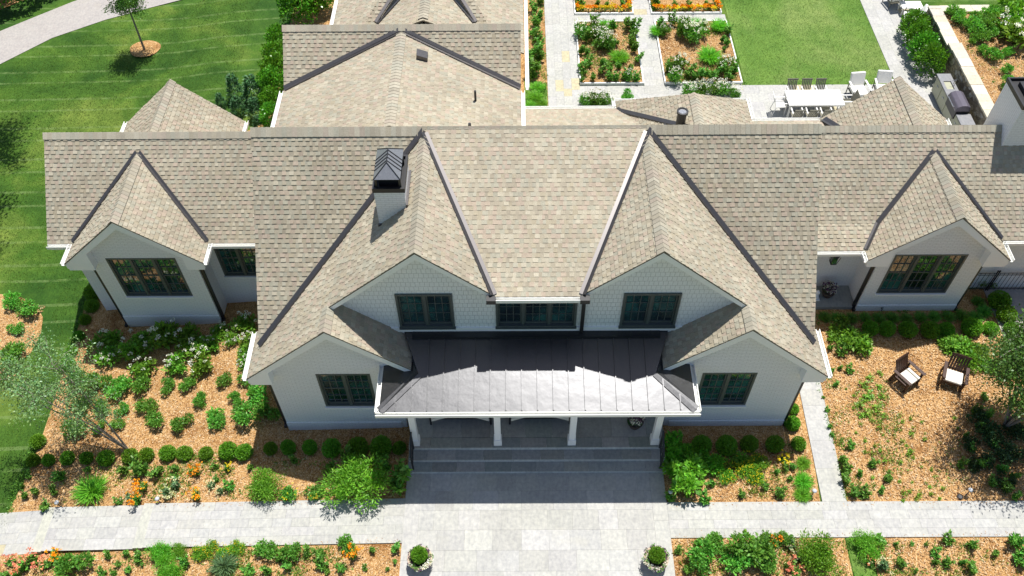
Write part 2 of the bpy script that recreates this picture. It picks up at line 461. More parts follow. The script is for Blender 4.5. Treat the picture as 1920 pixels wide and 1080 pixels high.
# plaza with smooth border strips, the two front walks, the side path
slabs('plaza', -2.95, 4.12, 3.0, 12.4, .61, .55, 1.05, .03, 0, M['stone'], 3, var=.085, yel=0)
slabs('plaza', -3.4, -2.95, 3.0, 12.4, .45, 1.6, 2.6, .03, 0, M['stone'], 5, 'y', yel=0, var=.03)
slabs('plaza', 4.12, 4.57, 3.0, 12.4, .45, 1.6, 2.6, .03, 0, M['stone'], 6, 'y', yel=0, var=.03)
slabs('walkway', 4.57, 24, 10.25, 11.38, .285, .5, .85, .03, 0, M['stone'], 8, var=.065, yel=.01)
slabs('walkway', -11.2, -3.4, 10.14, 11.55, .285, .5, 1.0, .03, 0, M['stone'], 9, zf=lambda x, y: .0366 * (x + 3.0) if x < -3 else 0, var=.05, yel=.02)
slabs('walkway', -14.35, -11.2, 10.14, 11.55, .35, .5, .95, .03, 0, M['stone'], 10, zf=lambda x, y: -.40 + (x + 11.2) * .045, var=.07, yel=.02)
slabs('walkway', -24, -14.35, 10.14, 11.55, .35, .5, .95, .03, 0, M['stone'], 12, zf=lambda x, y: -.70 + (x + 14.35) * .14, var=.06, yel=.03)
mb = MB()
mb.box(-11.5, -11.2, 10.13, 11.56, -.9, -.285, (1.03, 1.03, .95)); mb.box(-14.65, -14.35, 10.13, 11.56, -1.2, -.545, (1.03, 1.03, .93))
mb.box(-24, -11.2, 10.15, 11.54, -2.2, -1.55)
tag(mb.build('walkway_step', M['stone']), kind='structure')
slabs('side_path', 9.3, 10.05, 11.38, 19.4, .75, .45, .8, .028, 0, M['stone'], 13, 'y', var=.05, yel=.04, clip=lambda x, y: x + (y - 11.4) * .03)
slabs('gate_path', 16.93, 18.6, 16.4, 24, 1.67, 1.2, 2.0, .026, 0, M['conc'], 14, 'y', var=.02, yel=0)
sheet('grass_strip', [(9.6, 3), (10.3, 3), (10.36, 10.24), (9.75, 10.24)], M['lawn2'], .016)

# driveway: curved concrete ribbon
inn = [(-34, 22), (-30, 28), (-27.2, 31.7), (-24.65, 34.37), (-22.76, 36.44), (-20.53, 37.9), (-18.38, 38.95), (-15.96, 39.85), (-12, 40.9), (-4, 42)]
out = [(-37.5, 25), (-32.5, 30.2), (-28.6, 34.0), (-25.75, 36.9), (-24.3, 38.15), (-22.7, 39.5), (-20.4, 41.0), (-16.8, 42.6), (-12.6, 44), (-4, 45.5)]
mb = MB()
for i in range(len(inn) - 1):
    q = [inn[i], inn[i + 1], out[i + 1], out[i]]
    mb.face([(x, y, g(x) + .02) for x, y in q], (1, 1, 1))
tag(mb.build('driveway', M['conc']), kind='structure')

# rear garden: stone paving, lawn, beds
mb = MB()
slabs('rear_path', 1.48, 2.9, 26, 44, .36, .5, .9, .03, 0, M['stone'], 21, 'y', var=.05, yel=.025)
slabs('rear_patio', 2.9, 19.1, 25.4, 31.12, .55, .6, 1.1, .03, 0, M['stone'], 22, var=.045, yel=.015)
slabs('rear_path', 5.78, 6.66, 31.12, 44, .44, .5, .9, .03, 0, M['stone'], 23, 'x', var=.05, yel=.03)
slabs('rear_path', 2.9, 5.78, 35.87, 36.44, .57, .6, .9, .03, 0, M['stone'], 24, var=.05, yel=.0)
slabs('rear_path', 6.66, 10.15, 35.87, 36.44, .57, .6, .9, .03, 0, M['stone'], 25, var=.05, yel=.03)
slabs('rear_patio', 16.93, 19.1, 31.12, 44, .54, .6, 1.1, .03, 0, M['stone'], 26, 'y', var=.045, yel=.015)
sheet('rear_lawn', [(10.27, 31.12), (16.93, 31.12), (16.93, 46), (10.27, 46)], M['lawn2'], .02)
sheet('mulch_bed', [(.0, 24), (1.48, 24), (1.48, 46), (.0, 46)], M['mulch'], .008)
tag(sheet('grass_patch', [(.45, 28.6), (1.44, 28.6), (1.46, 30.9), (1.2, 31.5), (.45, 31.6)], M['lawn2'], .014), kind='structure')
for k, (x0, x1, y0, y1) in enumerate(((2.92, 5.76, 31.2, 35.85), (6.68, 10.13, 31.2, 35.85), (2.92, 5.76, 36.46, 42), (6.6, 10.0, 36.46, 42))):
    sheet('garden_bed', [(x0 + .05, y0 + .05), (x1 - .05, y0 + .05), (x1 - .05, y1 - .05), (x0 + .05, y1 - .05)], M['mulch'], .075)
    mb = MB(); t = .05
    mb.box(x0, x1, y0, y0 + t, -.02, .13); mb.box(x0, x1, y1 - t, y1, -.02, .13)
    mb.box(x0, x0 + t, y0 + t, y1 - t, -.02, .13); mb.box(x1 - t, x1, y0 + t, y1 - t, -.02, .13)
    tag(mb.build('bed_edging', M['trim']), ['white edging frame of the front left rear garden bed', 'white edging frame of the rear garden bed beside the rear lawn', 'white edging frame of the left marigold bordered bed', 'white edging frame of the right marigold bordered bed'][k], 'edging', 'white bed edgings')

# raised bed behind the stone retaining wall
mb = MB()
mb.face([(19.6, 22, 1.18), (60, 22, 1.18), (60, 34.95, 1.18), (19.6, 34.95, 1.18)])
tag(mb.build('raised_bed', M['mulch']), kind='structure')
def dry_wall(name, x0, x1, y0, y1, h, h2=None, label=''):
    R = random.Random(3); root = empty(name, ((x0 + x1) / 2, (y0 + y1) / 2, 0))
    tag(root, label, 'wall')
    ox, oy = root.location.x, root.location.y
    mb = MB(); mc = MB()
    segs = [(y0, 32.2, h2), (32.2, y1, h)] if h2 else [(y0, y1, h)]
    for a, b, hh in segs:
        mb.box(x0 - ox, x1 - ox, a - oy, b - oy, -.1, hh - .08)
        long_y = (b - a) > (x1 - x0); u0, u1 = (a, b) if long_y else (x0, x1); u = u0
        while u < u1 - .01:
            l = min(R.uniform(.35, .7), u1 - u)
            if u1 - u - l < .2: l = u1 - u
            s = R.uniform(.88, 1.1); c = (s, s * R.uniform(.97, 1.0), s * R.uniform(.88, 1.0))
            z1 = hh + R.uniform(-.012, .012)
            if long_y: mc.box(x0 - .06 - ox + R.uniform(-.02, .02), x1 + .03 - ox, u + .005 - oy, u + l - .005 - oy, hh - .079, z1, c)
            else: mc.box(u + .005 - ox, u + l - .005 - ox, y0 - .03 - oy, y1 + .03 - oy + R.uniform(-.02, .02), hh - .079, z1, c)
            u += l
    mb.build('wall', M['wallstone'], root); mc.build('capstone', M['cap'], root)
dry_wall('stone_wall', 19.12, 19.6, 26.3, 35.15, 1.3, 1.42, 'long fieldstone retaining wall with pale capstones behind the grill island')
dry_wall('stone_wall', 19.6, 21.9, 34.72, 35.15, 1.3, None, 'short fieldstone return wall at the far end of the raised bed')

# loose wood chips over the mulch: far too many to count
def chips(polys, per, seed):
    R = np.random.default_rng(seed); V = []; F = []; Cc = []
    pal = np.array([(.30, .14, .05), (.45, .26, .11), (.52, .34, .17), (.60, .43, .25), (.66, .50, .31), (.52, .30, .13)])
    for x0, x1, y0, y1, z in polys:
        n = int((x1 - x0) * (y1 - y0) * per)
        for i in range(n):
            x = R.uniform(x0, x1); y = R.uniform(y0, y1)
            zz = (g(x) if z is None else z) + R.uniform(.012, .04)
            a = R.uniform(0, 6.28); l = R.uniform(.014, .042); w_ = R.uniform(.005, .012); t = R.uniform(-.5, .5)
            dx, dy = math.cos(a) * l, math.sin(a) * l; px, py = -math.sin(a) * w_, math.cos(a) * w_
            k = len(V)
            V += [(x - dx - px, y - dy - py, zz - t * l), (x + dx - px, y + dy - py, zz + t * l), (x + dx + px, y + dy + py, zz + t * l + R.uniform(-.01, .01)), (x - dx + px, y - dy + py, zz - t * l)]
            F.append((k, k + 1, k + 2, k + 3)); Cc.append(pal[R.integers(0, 6)] * R.uniform(.8, 1.1))
    mb = MB(); mb.v = V; mb.f = F; mb.c = [tuple(c) for c in Cc]; mb.m = [0] * len(F)
    tag(mb.build('wood_chips', M['chip']), kind='stuff')
chips([(-15.7, -3.5, 11.62, 18.3, None), (4.65, 9.2, 11.45, 14.0, 0), (10.15, 16.8, 11.45, 18.4, 0), (-17, -3.45, 8.6, 10.1, None), (4.6, 9.6, 8.6, 10.22, 0), (10.45, 17, 8.6, 10.22, 0), (-20.5, -17.6, 16.5, 19.8, None), (2.98, 5.7, 31.27, 35.8, .075), (6.74, 10.05, 31.27, 35.8, .075), (19.7, 23.5, 28, 34.6, 1.18)], 260, 4)

# a few chips kicked onto the paving
_R = random.Random(9); mb = MB()
for k in range(420):
    side = _R.choice(((4.6, 15, 11.36, -1), (4.6, 15, 10.27, 1), (-11, -3.5, 11.53, -1), (-11, -3.5, 10.16, 1)))
    x = _R.uniform(side[0], side[1]); y = side[2] + side[3] * abs(_R.gauss(0, .07)); a = _R.uniform(0, 3.14); z = (.0366 * (x + 3) if x < -3 else 0) + .033
    mb.obox((x, y, z), (_R.uniform(.02, .05), .012, .006), a, 0, _R.choice(((.39, .22, .09), (.5, .33, .17), (.25, .13, .05))))
tag(mb.build('wood_chips', M['chip']), kind='stuff')
# ---------------------------------------------------------------- the house (one thing)
house = empty('house', (0, 0, 0))
tag(house, 'large white painted brick house with tan shingle gables and a metal roofed entry porch', 'house')
XC = .61
PAL = [(.39, .345, .255), (.42, .375, .28), (.35, .31, .235), (.43, .335, .27), (.46, .42, .32), (.35, .35, .275), (.32, .28, .21), (.49, .45, .35), (.38, .375, .30), (.44, .345, .27), (.38, .33, .23)]

def clip_convex(pl, cv):
    out = pl
    n = len(cv)
    ar = sum(cv[i][0] * cv[(i + 1) % n][1] - cv[(i + 1) % n][0] * cv[i][1] for i in range(n))
    if ar < 0: cv = cv[::-1]
    for i in range(n):
        ax, ay = cv[i]; bx, by = cv[(i + 1) % n]
        ins = out; out = []
        if not ins: break
        ds = [(bx - ax) * (p[1] - ay) - (by - ay) * (p[0] - ax) for p in ins]
        for j in range(len(ins)):
            k = (j + 1) % len(ins)
            if ds[j] >= 0: out.append(ins[j])
            if ds[j] * ds[k] < 0:
                t = ds[j] / (ds[j] - ds[k])
                out.append((ins[j][0] + t * (ins[k][0] - ins[j][0]), ins[j][1] + t * (ins[k][1] - ins[j][1])))
    return out

class Plane:
    """z = a x + b y + c"""
    def __init__(s, a, b, c): s.a, s.b, s.c = a, b, c
    def z(s, x, y): return s.a * x + s.b * y + s.c
def px(slope, x0, z0): return Plane(slope, 0, z0 - slope * x0)
def py(slope, y0, z0): return Plane(0, slope, z0 - slope * y0)

EXPO = .14
def roof(polys, pl, seed, name='roof', parent=None, thick=.05, hm=1.0, pal=PAL, shade=1.0):
    R = random.Random(seed)
    gr = math.hypot(pl.a, pl.b); dx, dy = -pl.a / gr, -pl.b / gr; ex, ey = -dy, dx; sl = math.sqrt(1 + gr * gr)
    uvp = [[(x * ex + y * ey, (x * dx + y * dy) * sl) for x, y in p] for p in polys]
    vmax = max(v for p in uvp for _, v in p); vmin = min(v for p in uvp for _, v in p)
    umin = min(u for p in uvp for u, _ in p); umax = max(u for p in uvp for u, _ in p)
    def P(u, v, h):
        x = ex * u + dx * v / sl; y = ey * u + dy * v / sl
        return (x, y, pl.z(x, y) + h)
    mb = MB()
    for p in polys:
        mb.prism([(x, y, pl.z(x, y) - thick) for x, y in p], (0, 0, thick - .006), (.16, .145, .12))
    rows = int((vmax - vmin) / EXPO) + 1
    for k in range(rows):
        v1 = vmax - k * EXPO; v0 = v1 - EXPO
        u = umin - R.random() * .3; hi = R.random() < .5
        while u < umax:
            wdt = R.uniform(.08, .16) if hi else R.uniform(.075, .15)
            h1 = ((.028 if hi else .007) + R.uniform(-.003, .003)) * hm
            hi = not hi
            b = PAL[R.randrange(len(PAL))]; f = R.uniform(.93, 1.07) * shade * .90
            c = tuple(.45 * m_ + .55 * q_ for m_, q_ in zip((.392 * f, .347 * f, .268 * f), (b[0] * f, b[1] * f, b[2] * f)))
            q = [(u, v0), (u + wdt, v0), (u + wdt, v1), (u, v1)]; u += wdt
            for cv in uvp:
                if max(a for a, _ in cv) < q[0][0] or min(a for a, _ in cv) > q[1][0]: continue
                r = clip_convex(q, cv)
                if len(r) < 3: continue
                hs = [.001 + (h1 - .001) * (v - v0) / EXPO for _, v in r]
                top = [P(a, v, h) for (a, v), h in zip(r, hs)]
                n3 = (Vector(top[1]) - Vector(top[0])).cross(Vector(top[2]) - Vector(top[0])).z
                if n3 < 0: top = top[::-1]; r = r[::-1]; hs = hs[::-1]
                mb.face(top, c)
                for i in range(len(r)):
                    j = (i + 1) % len(r)
                    if hs[i] < .004 and hs[j] < .004: continue
                    mb.face([top[j], top[i], P(r[i][0], r[i][1], -.004), P(r[j][0], r[j][1], -.004)], c)
    return mb.build(name, M['shingle'], parent or house)

def ridge(p0, p1, pa, pb, seed, w_=.17, parent=None):
    """overlapping cap shingles folded over a ridge; pa lies to the left of p0>p1"""
    R = random.Random(seed); mb = MB()
    p0 = Vector(p0); p1 = Vector(p1); d = (p1 - p0); L = d.length; d /= L
    n = Vector((-d.y, d.x)); t = 0
    def q(s, side, lift):
        p = p0 + d * s
        pl = pa if side > 0 else pb
        e = p + n * (side * w_)
        return (p.x, p.y, max(pa.z(*p), pb.z(*p)) + lift), (e.x, e.y, pl.z(*e) + lift)
    while t < L:
        b = min(t + .2, L); c_ = PAL[R.randrange(len(PAL))]; f = R.uniform(.88, 1.0); c = tuple((.6 * m_ + .4 * x) * f for m_, x in zip((.38, .35, .285), c_))
        for side in (1, -1):
            a0, a1 = q(t, side, .052); b0, b1 = q(b, side, .036)
            loop = [a0, b0, b1, a1]
            mb.prism([(x, y, z - .014) for x, y, z in loop], (0, 0, .014), c)
        t += .15
    mb.build('ridge_cap', M['shingle'], parent or house)

def flashing(p0, p1, pa, pb, w_=.13, lift=.05):
    """metal valley lining folded along p0>p1; pa to the left"""
    mb = MB(); a = Vector(p0); b = Vector(p1); d = (b - a).normalized(); n = Vector((-d.y, d.x))
    for side, pl in ((1, pa), (-1, pb)):
        q = [a, b, b + n * side * w_, a + n * side * w_]
        mb.prism([(p.x, p.y, pl.z(p.x, p.y) + lift - .012) for p in q], (0, 0, .012))
    mb.build('valley_flashing', M['flash'], house)

def xz(pts, y): return [(x, y, z) for x, z in pts]
def prism_y(pts, y0, y1, mat, name='wall'):
    mb = MB(); mb.prism(xz(pts, y0), (0, y1 - y0, 0)); return mb.build(name, mat, house)
def wall_skin(pts, rect, y, mat, th=.16):
    """front wall facing -y with one window opening"""
    x0, x1, z0, z1 = rect; B = 50; mb = MB()
    for cv in ([(-B, -B), (x0, -B), (x0, B), (-B, B)], [(x1, -B), (B, -B), (B, B), (x1, B)], [(x0, -B), (x1, -B), (x1, z0), (x0, z0)], [(x0, z1), (x1, z1), (x1, B), (x0, B)]):
        r = clip_convex(pts, cv)
        if len(r) >= 3: mb.prism(xz(r, y), (0, th, 0))
    return mb.build('wall', mat, house)

def window(x0, x1, z0, z1, y, sashes, cols, rows, split=None, casing=0):
    """casement group set into an opening: frame with glazing bars, glass, sill"""
    fr = MB(); f = .07
    for a, b, c_, d in ((x0, x1, z1 - f, z1), (x0, x1, z0, z0 + f), (x0, x0 + f, z0 + f, z1 - f), (x1 - f, x1, z0 + f, z1 - f)):
        fr.box(a + .002, b - .002, y - .012 if not casing else y - .05, y + .13, c_ + .002, d - .002)
    n = sashes; iw = (x1 - x0 - 2 * f); mw = .085; sw = (iw - (n - 1) * mw) / n
    gl = MB()
    for k in range(n):
        a = x0 + f + k * (sw + mw); b = a + sw
        if k < n - 1: fr.box(b, b + mw, y + .0, y + .125, z0 + f, z1 - f)
        s = .045; za, zb_ = z0 + f, z1 - f
        for q in ((a, b, za, za + s * 1.6), (a, b, zb_ - s, zb_), (a, a + s, za + s * 1.6, zb_ - s), (b - s, b, za + s * 1.6, zb_ - s)):
            fr.box(q[0] + .001, q[1] - .001, y + .05, y + .12, q[2], q[3])
        ga, gb, gc, gd = a + s, b - s, za + s * 1.6, zb_ - s
        for i in range(1, cols):
            xx = ga + (gb - ga) * i / cols; fr.box(xx - .011, xx + .011, y + .066, y + .104, gc, gd)
        for i in range(1, rows):
            zz = gc + (gd - gc) * i / rows
            hh = .022 if split and i == split else .011
            fr.box(ga, gb, y + .068, y + .102, zz - hh, zz + hh)
        gl.box(ga - .01, gb + .01, y + .09, y + .098, gc - .01, gd + .01)
    o = fr.build('window', M['frame'], house)
    gl.build('pane', M['glass'], o)
    sb = MB(); sb.box(x0 - .02, x1 + .02, y - .075, y + .05, z0 - .055, z0 + .001); sb.build('sill', M['frame'] if casing else M['trim'], o)

def gable_trim(x0, z0, x1, z1, yf, yw, h=.32):
    """white rake board and soffit running up one side of a gable"""
    t = .046
    mb = MB(); mb.prism(xz([(x0, z0 - t), (x1, z1 - t), (x1, z1 - t - h), (x0, z0 - t - h * .75)], yf + .012), (0, yw - yf - .012, 0))
    mb.build('rake_board', M['trim'], house)
def eave_return(xe, ze, sgn, slope, xw, yf, yw):
    mb = MB(); t = .068; a = xe + sgn * .03; b = xw + sgn * .2
    mb.prism(xz([(a, ze - t), (b, ze + slope * abs(b - xe) - t), (b, ze - .36), (a, ze - .36)], yf + .018), (0, yw - yf - .02, 0))
    mb.build('eave_return', M['trim'], house)
def gutter(p0, p1, sgn):
    """open white gutter; runs along x or y, sgn = outward side"""
    (x0, y0, z0), (x1, y1, z1) = p0, p1; mb = MB(); w_, h, t = .125, .12, .018
    if abs(x1 - x0) > abs(y1 - y0):
        o = lambda u, v: (x0, y0 + sgn * u, z0 + v); vec = (x1 - x0, 0, 0)
    else:
        o = lambda u, v: (x0 + sgn * u, y0, z0 + v); vec = (0, y1 - y0, 0)
    for a, b, c_, d in ((0, w_, -h, -h + t), (0, t, -h + t, -.012), (w_ - t, w_, -h + t, .0)):
        mb.prism([o(a, c_), o(b, c_), o(b, d), o(a, d)], vec)
    mb.build('gutter', M['gutter'], house)
def downspout(x, y, z0, z1, mat='black', kick=0):
    mb = MB(); mb.box(x - .05, x + .05, y - .04, y + .04, z0 + .12, z1)
    mb.box(x - .05 , x + .05, y - .16, y + .04, z0 + .02, z0 + .118)
    mb.build('downspout', M[mat], house)

S = .88
PM = py(.985, 19.25, 8.1)                     # main front slope
PB = py(-.985, 19.25, 8.1); PBs = py(-.33, 25.6, 3.4); PBt = py(-.33, 24.86, 3.4)                     # main back slope
PS = py(.38, 19.25, 8.1)                      # shallow slope between the gables
for sg in (-1, 1):
    X = lambda d: XC + sg * d
    PO = px(-sg * S, X(3.19), 8.03)           # outer slope of the front gable
    PI = px(sg * S, X(3.19), 8.03)            # inner slope
    PL = px(sg * .86, X(5.8), 5.73)           # inner slope of the lower gable
    sd = 10 if sg < 0 else 40
    yl = 19.25 + (5.73 - 8.1) / .985
    roof([[(X(8.21), 19.25), (X(3.19), 19.25), (X(3.19), 19.18), (X(8.21), 14.69)]], PM, sd)
    roof([[(X(8.45), 13.73), (X(5.8), 13.73), (X(5.8), 14.69), (X(8.45), 14.69)], [(X(8.21), 14.69), (X(5.8), 14.69), (X(5.8), yl)], [(X(5.8), 14.55), (X(3.19), 14.55), (X(3.19), 19.18), (X(5.8), yl)], [(X(8.45), 14.69), (X(8.21), 14.69), (X(8.21), 15.4), (X(8.45), 15.4)]], PO, sd + 1)
    roof([[(X(3.19), 14.55), (X(1.2), 14.53), (X(3.19), 19.1)]], PI, sd + 2)
    roof([[(X(5.8), 13.73), (X(3.62), 13.73), (X(3.62), 14.87), (X(5.8), 14.87)]], PL, sd + 3)
    L_, R_ = (PO, PI) if sg < 0 else (PI, PO)
    ridge((X(3.19), 14.53), (X(3.19), 19.05), L_, R_, sd + 4)
    ridge((X(5.8), 13.71), (X(5.8), 14.6), PO if sg < 0 else PL, PL if sg < 0 else PO, sd + 5)
    a, b = ((X(8.2), 14.7), (X(3.22), 19.15))
    flashing(a, b, PM if sg < 0 else PO, PO if sg < 0 else PM, .09)
    a, b = ((X(1.2), 14.5), (X(3.19), 19.05))
    flashing(a, b, PI if sg < 0 else PS, PS if sg < 0 else PI, .10, .05)
    # walls
    zo, zi = PO.z(X(7.98), 0) - .08, PL.z(X(4.12), 0) - .08
    g1 = [(X(7.98), -.4), (X(4.12), -.4), (X(4.12), zi), (X(5.8), 5.64), (X(7.98), zo)]
    win = (-5.93, -4.32, 1.3, 3.15) if sg < 0 else (5.53, 7.15, 1.26, 3.11)
    wall_skin(g1, win, 14.05, M['brick']); prism_y(g1, 14.21, 19.2, M['brick'])
    window(*win, 14.05, 2, 3, 4, 2)
    g2 = [(X(5.55), 3.9), (X(1.2), 3.9), (X(1.2), 6.2), (X(3.19), 7.94), (X(5.55), PO.z(X(5.55), 0) - .08)]
    win = (-3.34, -1.75, 4.41, 5.97) if sg < 0 else (3.0, 4.6, 4.41, 5.95)
    wall_skin(g2, win, 14.85, M['shake']); prism_y(g2, 15.01, 18.8, M['brick'])
    window(*win, 14.85, 2, 3, 3, None, 1)
    # trim
    gable_trim(X(8.45), PO.z(X(8.45), 0), X(5.8), 5.73, 13.73, 14.05)
    gable_trim(X(3.62), PL.z(X(3.62), 0), X(5.8), 5.73, 13.73, 14.05)
    gable_trim(X(5.74), PO.z(X(5.74), 0), X(3.19), 8.03, 14.55, 14.85, .24)
    gable_trim(X(1.2), PI.z(X(1.2), 0), X(3.19), 8.03, 14.55, 14.85, .24)
    eave_return(X(8.45), PO.z(X(8.45), 0), -sg, S, X(7.98), 13.73, 14.05)
    gutter((X(8.46), 13.72, 3.42), (X(8.46), 15.4, 3.42), sg)
    downspout(X(8.05), 14.16, 0, 3.3)
roof([[(XC - 8.21, 19.25), (XC + 8.21, 19.25), (XC + 8.21, 23.3), (XC - 8.21, 23.3)]], PB, 70)
roof([[(.3, 22.9), (6.3, 22.9), (6.3, 25.6), (.3, 25.6)]], PBs, 75, hm=.4)
roof([[(6.3, 22.9), (11.3, 22.9), (11.3, 24.86), (6.3, 24.86)]], PBt, 76, hm=.4)
roof([[(XC - 3.19, 19.25), (XC + 3.19, 19.25), (XC + 3.19, 19.08), (XC + 1.2, 14.47), (XC - 1.2, 14.47), (XC - 3.19, 19.08)]], PS, 71, shade=1.04, hm=.55)  # shade factor lightens the tabs: stronger sun painted into this slope
ridge((XC - 8.22, 19.25), (XC + 8.22, 19.25), PB, PM, 72, .2)
rect = (-.56, 1.74, 4.41, 5.72)
g3 = [(XC - 1.2, 3.9), (XC + 1.2, 3.9), (XC + 1.2, 6.2), (XC - 1.2, 6.2)]
wall_skin(g3, rect, 14.85, M['shake']); prism_y(g3, 15.01, 18.8, M['brick'])
window(*rect, 14.85, 3, 3, 3, None, 1)
gutter((XC - 1.32, 14.47, 6.28), (XC + 1.32, 14.47, 6.28), -1)
mb = MB()
for x in (XC - 1.27, XC + 1.27): mb.box(x - .13, x + .13, 14.32, 14.5, 6.14, 6.3)
mb.build('gutter_corner', M['black'], house)
downspout(XC + 1.3, 14.78, 4.1, 6.2)
mb = MB(); mb.box(XC - 4.6, XC + 4.6, 14.815, 14.849, 4.2, 4.38); mb.build('skirt_board', M['trim'], house)
# main body below the roof
mb = MB(); mb.box(XC - 7.98, XC + 7.98, 18.85, 23.2, -.4, 3.4); mb.build('wall', M['brick'], house)
mb = MB()
for sg in (-1, 1):
    x = XC + sg * 7.9
    mb.prism([(x, 15.6, 3.2), (x, 23.0, 3.2), (x, 23.0, 4.2), (x, 19.25, 7.98), (x, 15.6, 4.4)], (sg * .08, 0, 0))
mb.build('gable_wall', M['brick'], house)
mb = MB()
for sg in (-1, 1):
    x = XC + sg * 8.2
    mb.prism([(x, 14.75, 3.58), (x, 19.25, 8.02), (x, 19.25, 7.8), (x, 14.75, 3.36)], (-sg * .22, 0, 0))
    mb.prism([(x, 23.3, 4.05), (x, 19.25, 8.03), (x, 19.25, 7.8), (x, 23.3, 3.82)], (-sg * .22, 0, 0))
mb.build('rake_board', M['trim'], house)
gutter((.3, 25.61, 3.42), (3.8, 25.61, 3.42), 1)

# ------ left wing
P1 = py(.875, 19.07, 3.3); P1b = py(-.875, 21.8, 5.689)
roof([[(-15.45, 21.8), (-12.37, 21.8), (-12.37, 21.33), (-14.63, 19.07), (-15.45, 19.07)], [(-12.37, 21.8), (-7.4, 21.8), (-7.4, 19.07), (-10.12, 19.07), (-12.37, 21.33)]], P1, 80)
roof([[(-15.45, 21.8), (-7.4, 21.8), (-7.4, 24.8), (-15.45, 24.8)]], P1b, 81)
Pl, Pr = px(S, -12.37, 5.28), px(-S, -12.37, 5.28)
roof([[(-14.62, 18.23), (-12.37, 18.23), (-12.37, 21.33), (-14.62, 19.07)]], Pl, 82)
roof([[(-12.37, 18.23), (-10.12, 18.23), (-10.12, 19.07), (-12.37, 21.33)]], Pr, 83)
ridge((-15.47, 21.8), (-7.45, 21.8), P1b, P1, 84)
ridge((-12.37, 18.21), (-12.37, 21.3), Pl, Pr, 85)
flashing((-14.6, 19.1), (-12.4, 21.3), P1, Pl, .075); flashing((-12.34, 21.3), (-10.15, 19.1), P1, Pr, .075)
gg = [(-13.95, -1.0), (-10.53, -1.0), (-10.53, 3.58), (-12.37, 5.19), (-13.95, 3.8)]
rect = (-13.42, -11.13, 1.19, 3.21)
wall_skin(gg, rect, 18.53, M['brick']); prism_y(gg, 18.69, 20.6, M['brick'])
window(*rect, 18.53, 3, 3, 4, 2)
gable_trim(-14.62, 3.3, -12.37, 5.28, 18.23, 18.53); gable_trim(-10.12, 3.3, -12.37, 5.28, 18.23, 18.53)
eave_return(-14.62, 3.3, 1, S, -13.95, 18.23, 18.53); eave_return(-10.12, 3.3, -1, S, -10.53, 18.23, 18.53)
gutter((-14.63, 18.22, 3.32), (-14.63, 19.07, 3.32), -1); gutter((-10.11, 18.22, 3.32), (-10.11, 19.07, 3.32), 1)
gutter((-15.45, 19.06, 3.31), (-14.63, 19.06, 3.31), -1); gutter((-10.1, 19.06, 3.31), (-7.2, 19.06, 3.31), -1)
downspout(-14.02, 18.62, -.56, 3.2); downspout(-10.46, 18.6, -.32, 3.2)
mb = MB(); mb.box(-15.1, -10.2, 19.4, 24.4, -1.2, 3.4)
mb.box(-10.2, -8.7, 19.4, 24.4, -1.2, 1.2); mb.box(-8.7, -7.2, 19.4, 24.4, -1.2, 3.4); mb.box(-10.2, -8.7, 19.4, 24.4, 2.95, 3.4); mb.box(-10.2, -8.7, 19.56, 24.4, 1.2, 2.95)
mb.build('wall', M['brick'], house)
window(-10.2, -8.7, 1.2, 2.95, 19.4, 2, 3, 4, 2)
mb = MB(); mb.prism([(-15.05, 19.45, 3.3), (-15.05, 24.3, 3.3), (-15.05, 21.8, 5.55)], (.2, 0, 0)); mb.build('gable_wall', M['brick'], house)
mb = MB(); mb.prism([(-15.44, 19.07, 3.23), (-15.44, 21.8, 5.61), (-15.44, 21.8, 5.4), (-15.44, 19.07, 3.02)], (.4, 0, 0)); mb.prism([(-15.44, 24.8, 3.0), (-15.44, 21.8, 5.61), (-15.44, 21.8, 5.4), (-15.44, 24.8, 2.8)], (.4, 0, 0)); mb.build('rake_board', M['trim'], house)

# ------ right wing
P2 = py(.89, 19.14, 3.15); P2b = py(-.89, 21.95, 5.651); P2s = py(.5, 19.57, 3.533)
GXR = 13.8
roof([[(8.7, 21.95), (GXR, 21.95), (GXR, 21.35), (11.97, 19.57), (8.7, 19.57)], [(GXR, 21.95), (24, 21.95), (24, 19.14), (16.1, 19.14), (GXR, 21.35)]], P2, 90)
roof([[(8.7, 19.57), (11.97, 19.57), (11.5, 18.75), (8.7, 18.75)]], P2s, 91)
roof([[(8.7, 21.95), (24, 21.95), (24, 24.85), (8.7, 24.85)]], P2b, 92)
Ql, Qr = px(.87, GXR, 5.12), px(-.87, GXR, 5.12)
roof([[(11.5, 18.35), (GXR, 18.35), (GXR, 21.35), (11.97, 19.57), (11.5, 18.75)]], Ql, 93)
roof([[(GXR, 18.35), (16.13, 18.35), (16.13, 19.14), (GXR, 21.35)]], Qr, 94)
ridge((8.72, 21.95), (24, 21.95), P2b, P2, 95)
ridge((GXR, 18.33), (GXR, 21.33), Ql, Qr, 96)
flashing((11.97, 19.57), (13.77, 21.32), P2, Ql, .075); flashing((11.5, 18.77), (11.97, 19.57), P2s, Ql, .075); flashing((13.83, 21.32), (16.08, 19.16), P2, Qr, .075)
gg = [(12.06, -.4), (15.56, -.4), (15.56, 3.5), (GXR, 5.03), (12.06, 3.5)]
rect = (12.5, 14.9, .98, 3.04)
wall_skin(gg, rect, 18.65, M['brick']); prism_y(gg, 18.81, 20.6, M['brick'])
window(*rect, 18.65, 3, 3, 4, 2)
gable_trim(11.5, 3.12, GXR, 5.12, 18.35, 18.65); gable_trim(16.13, 3.09, GXR, 5.12, 18.35, 18.65)
eave_return(11.5, 3.12, 1, .87, 12.06, 18.35, 18.65); eave_return(16.13, 3.09, -1, .87, 15.56, 18.35, 18.65)
gutter((11.49, 18.34, 3.13), (11.49, 18.72, 3.13), -1); gutter((16.14, 18.34, 3.11), (16.14, 19.14, 3.11), 1)
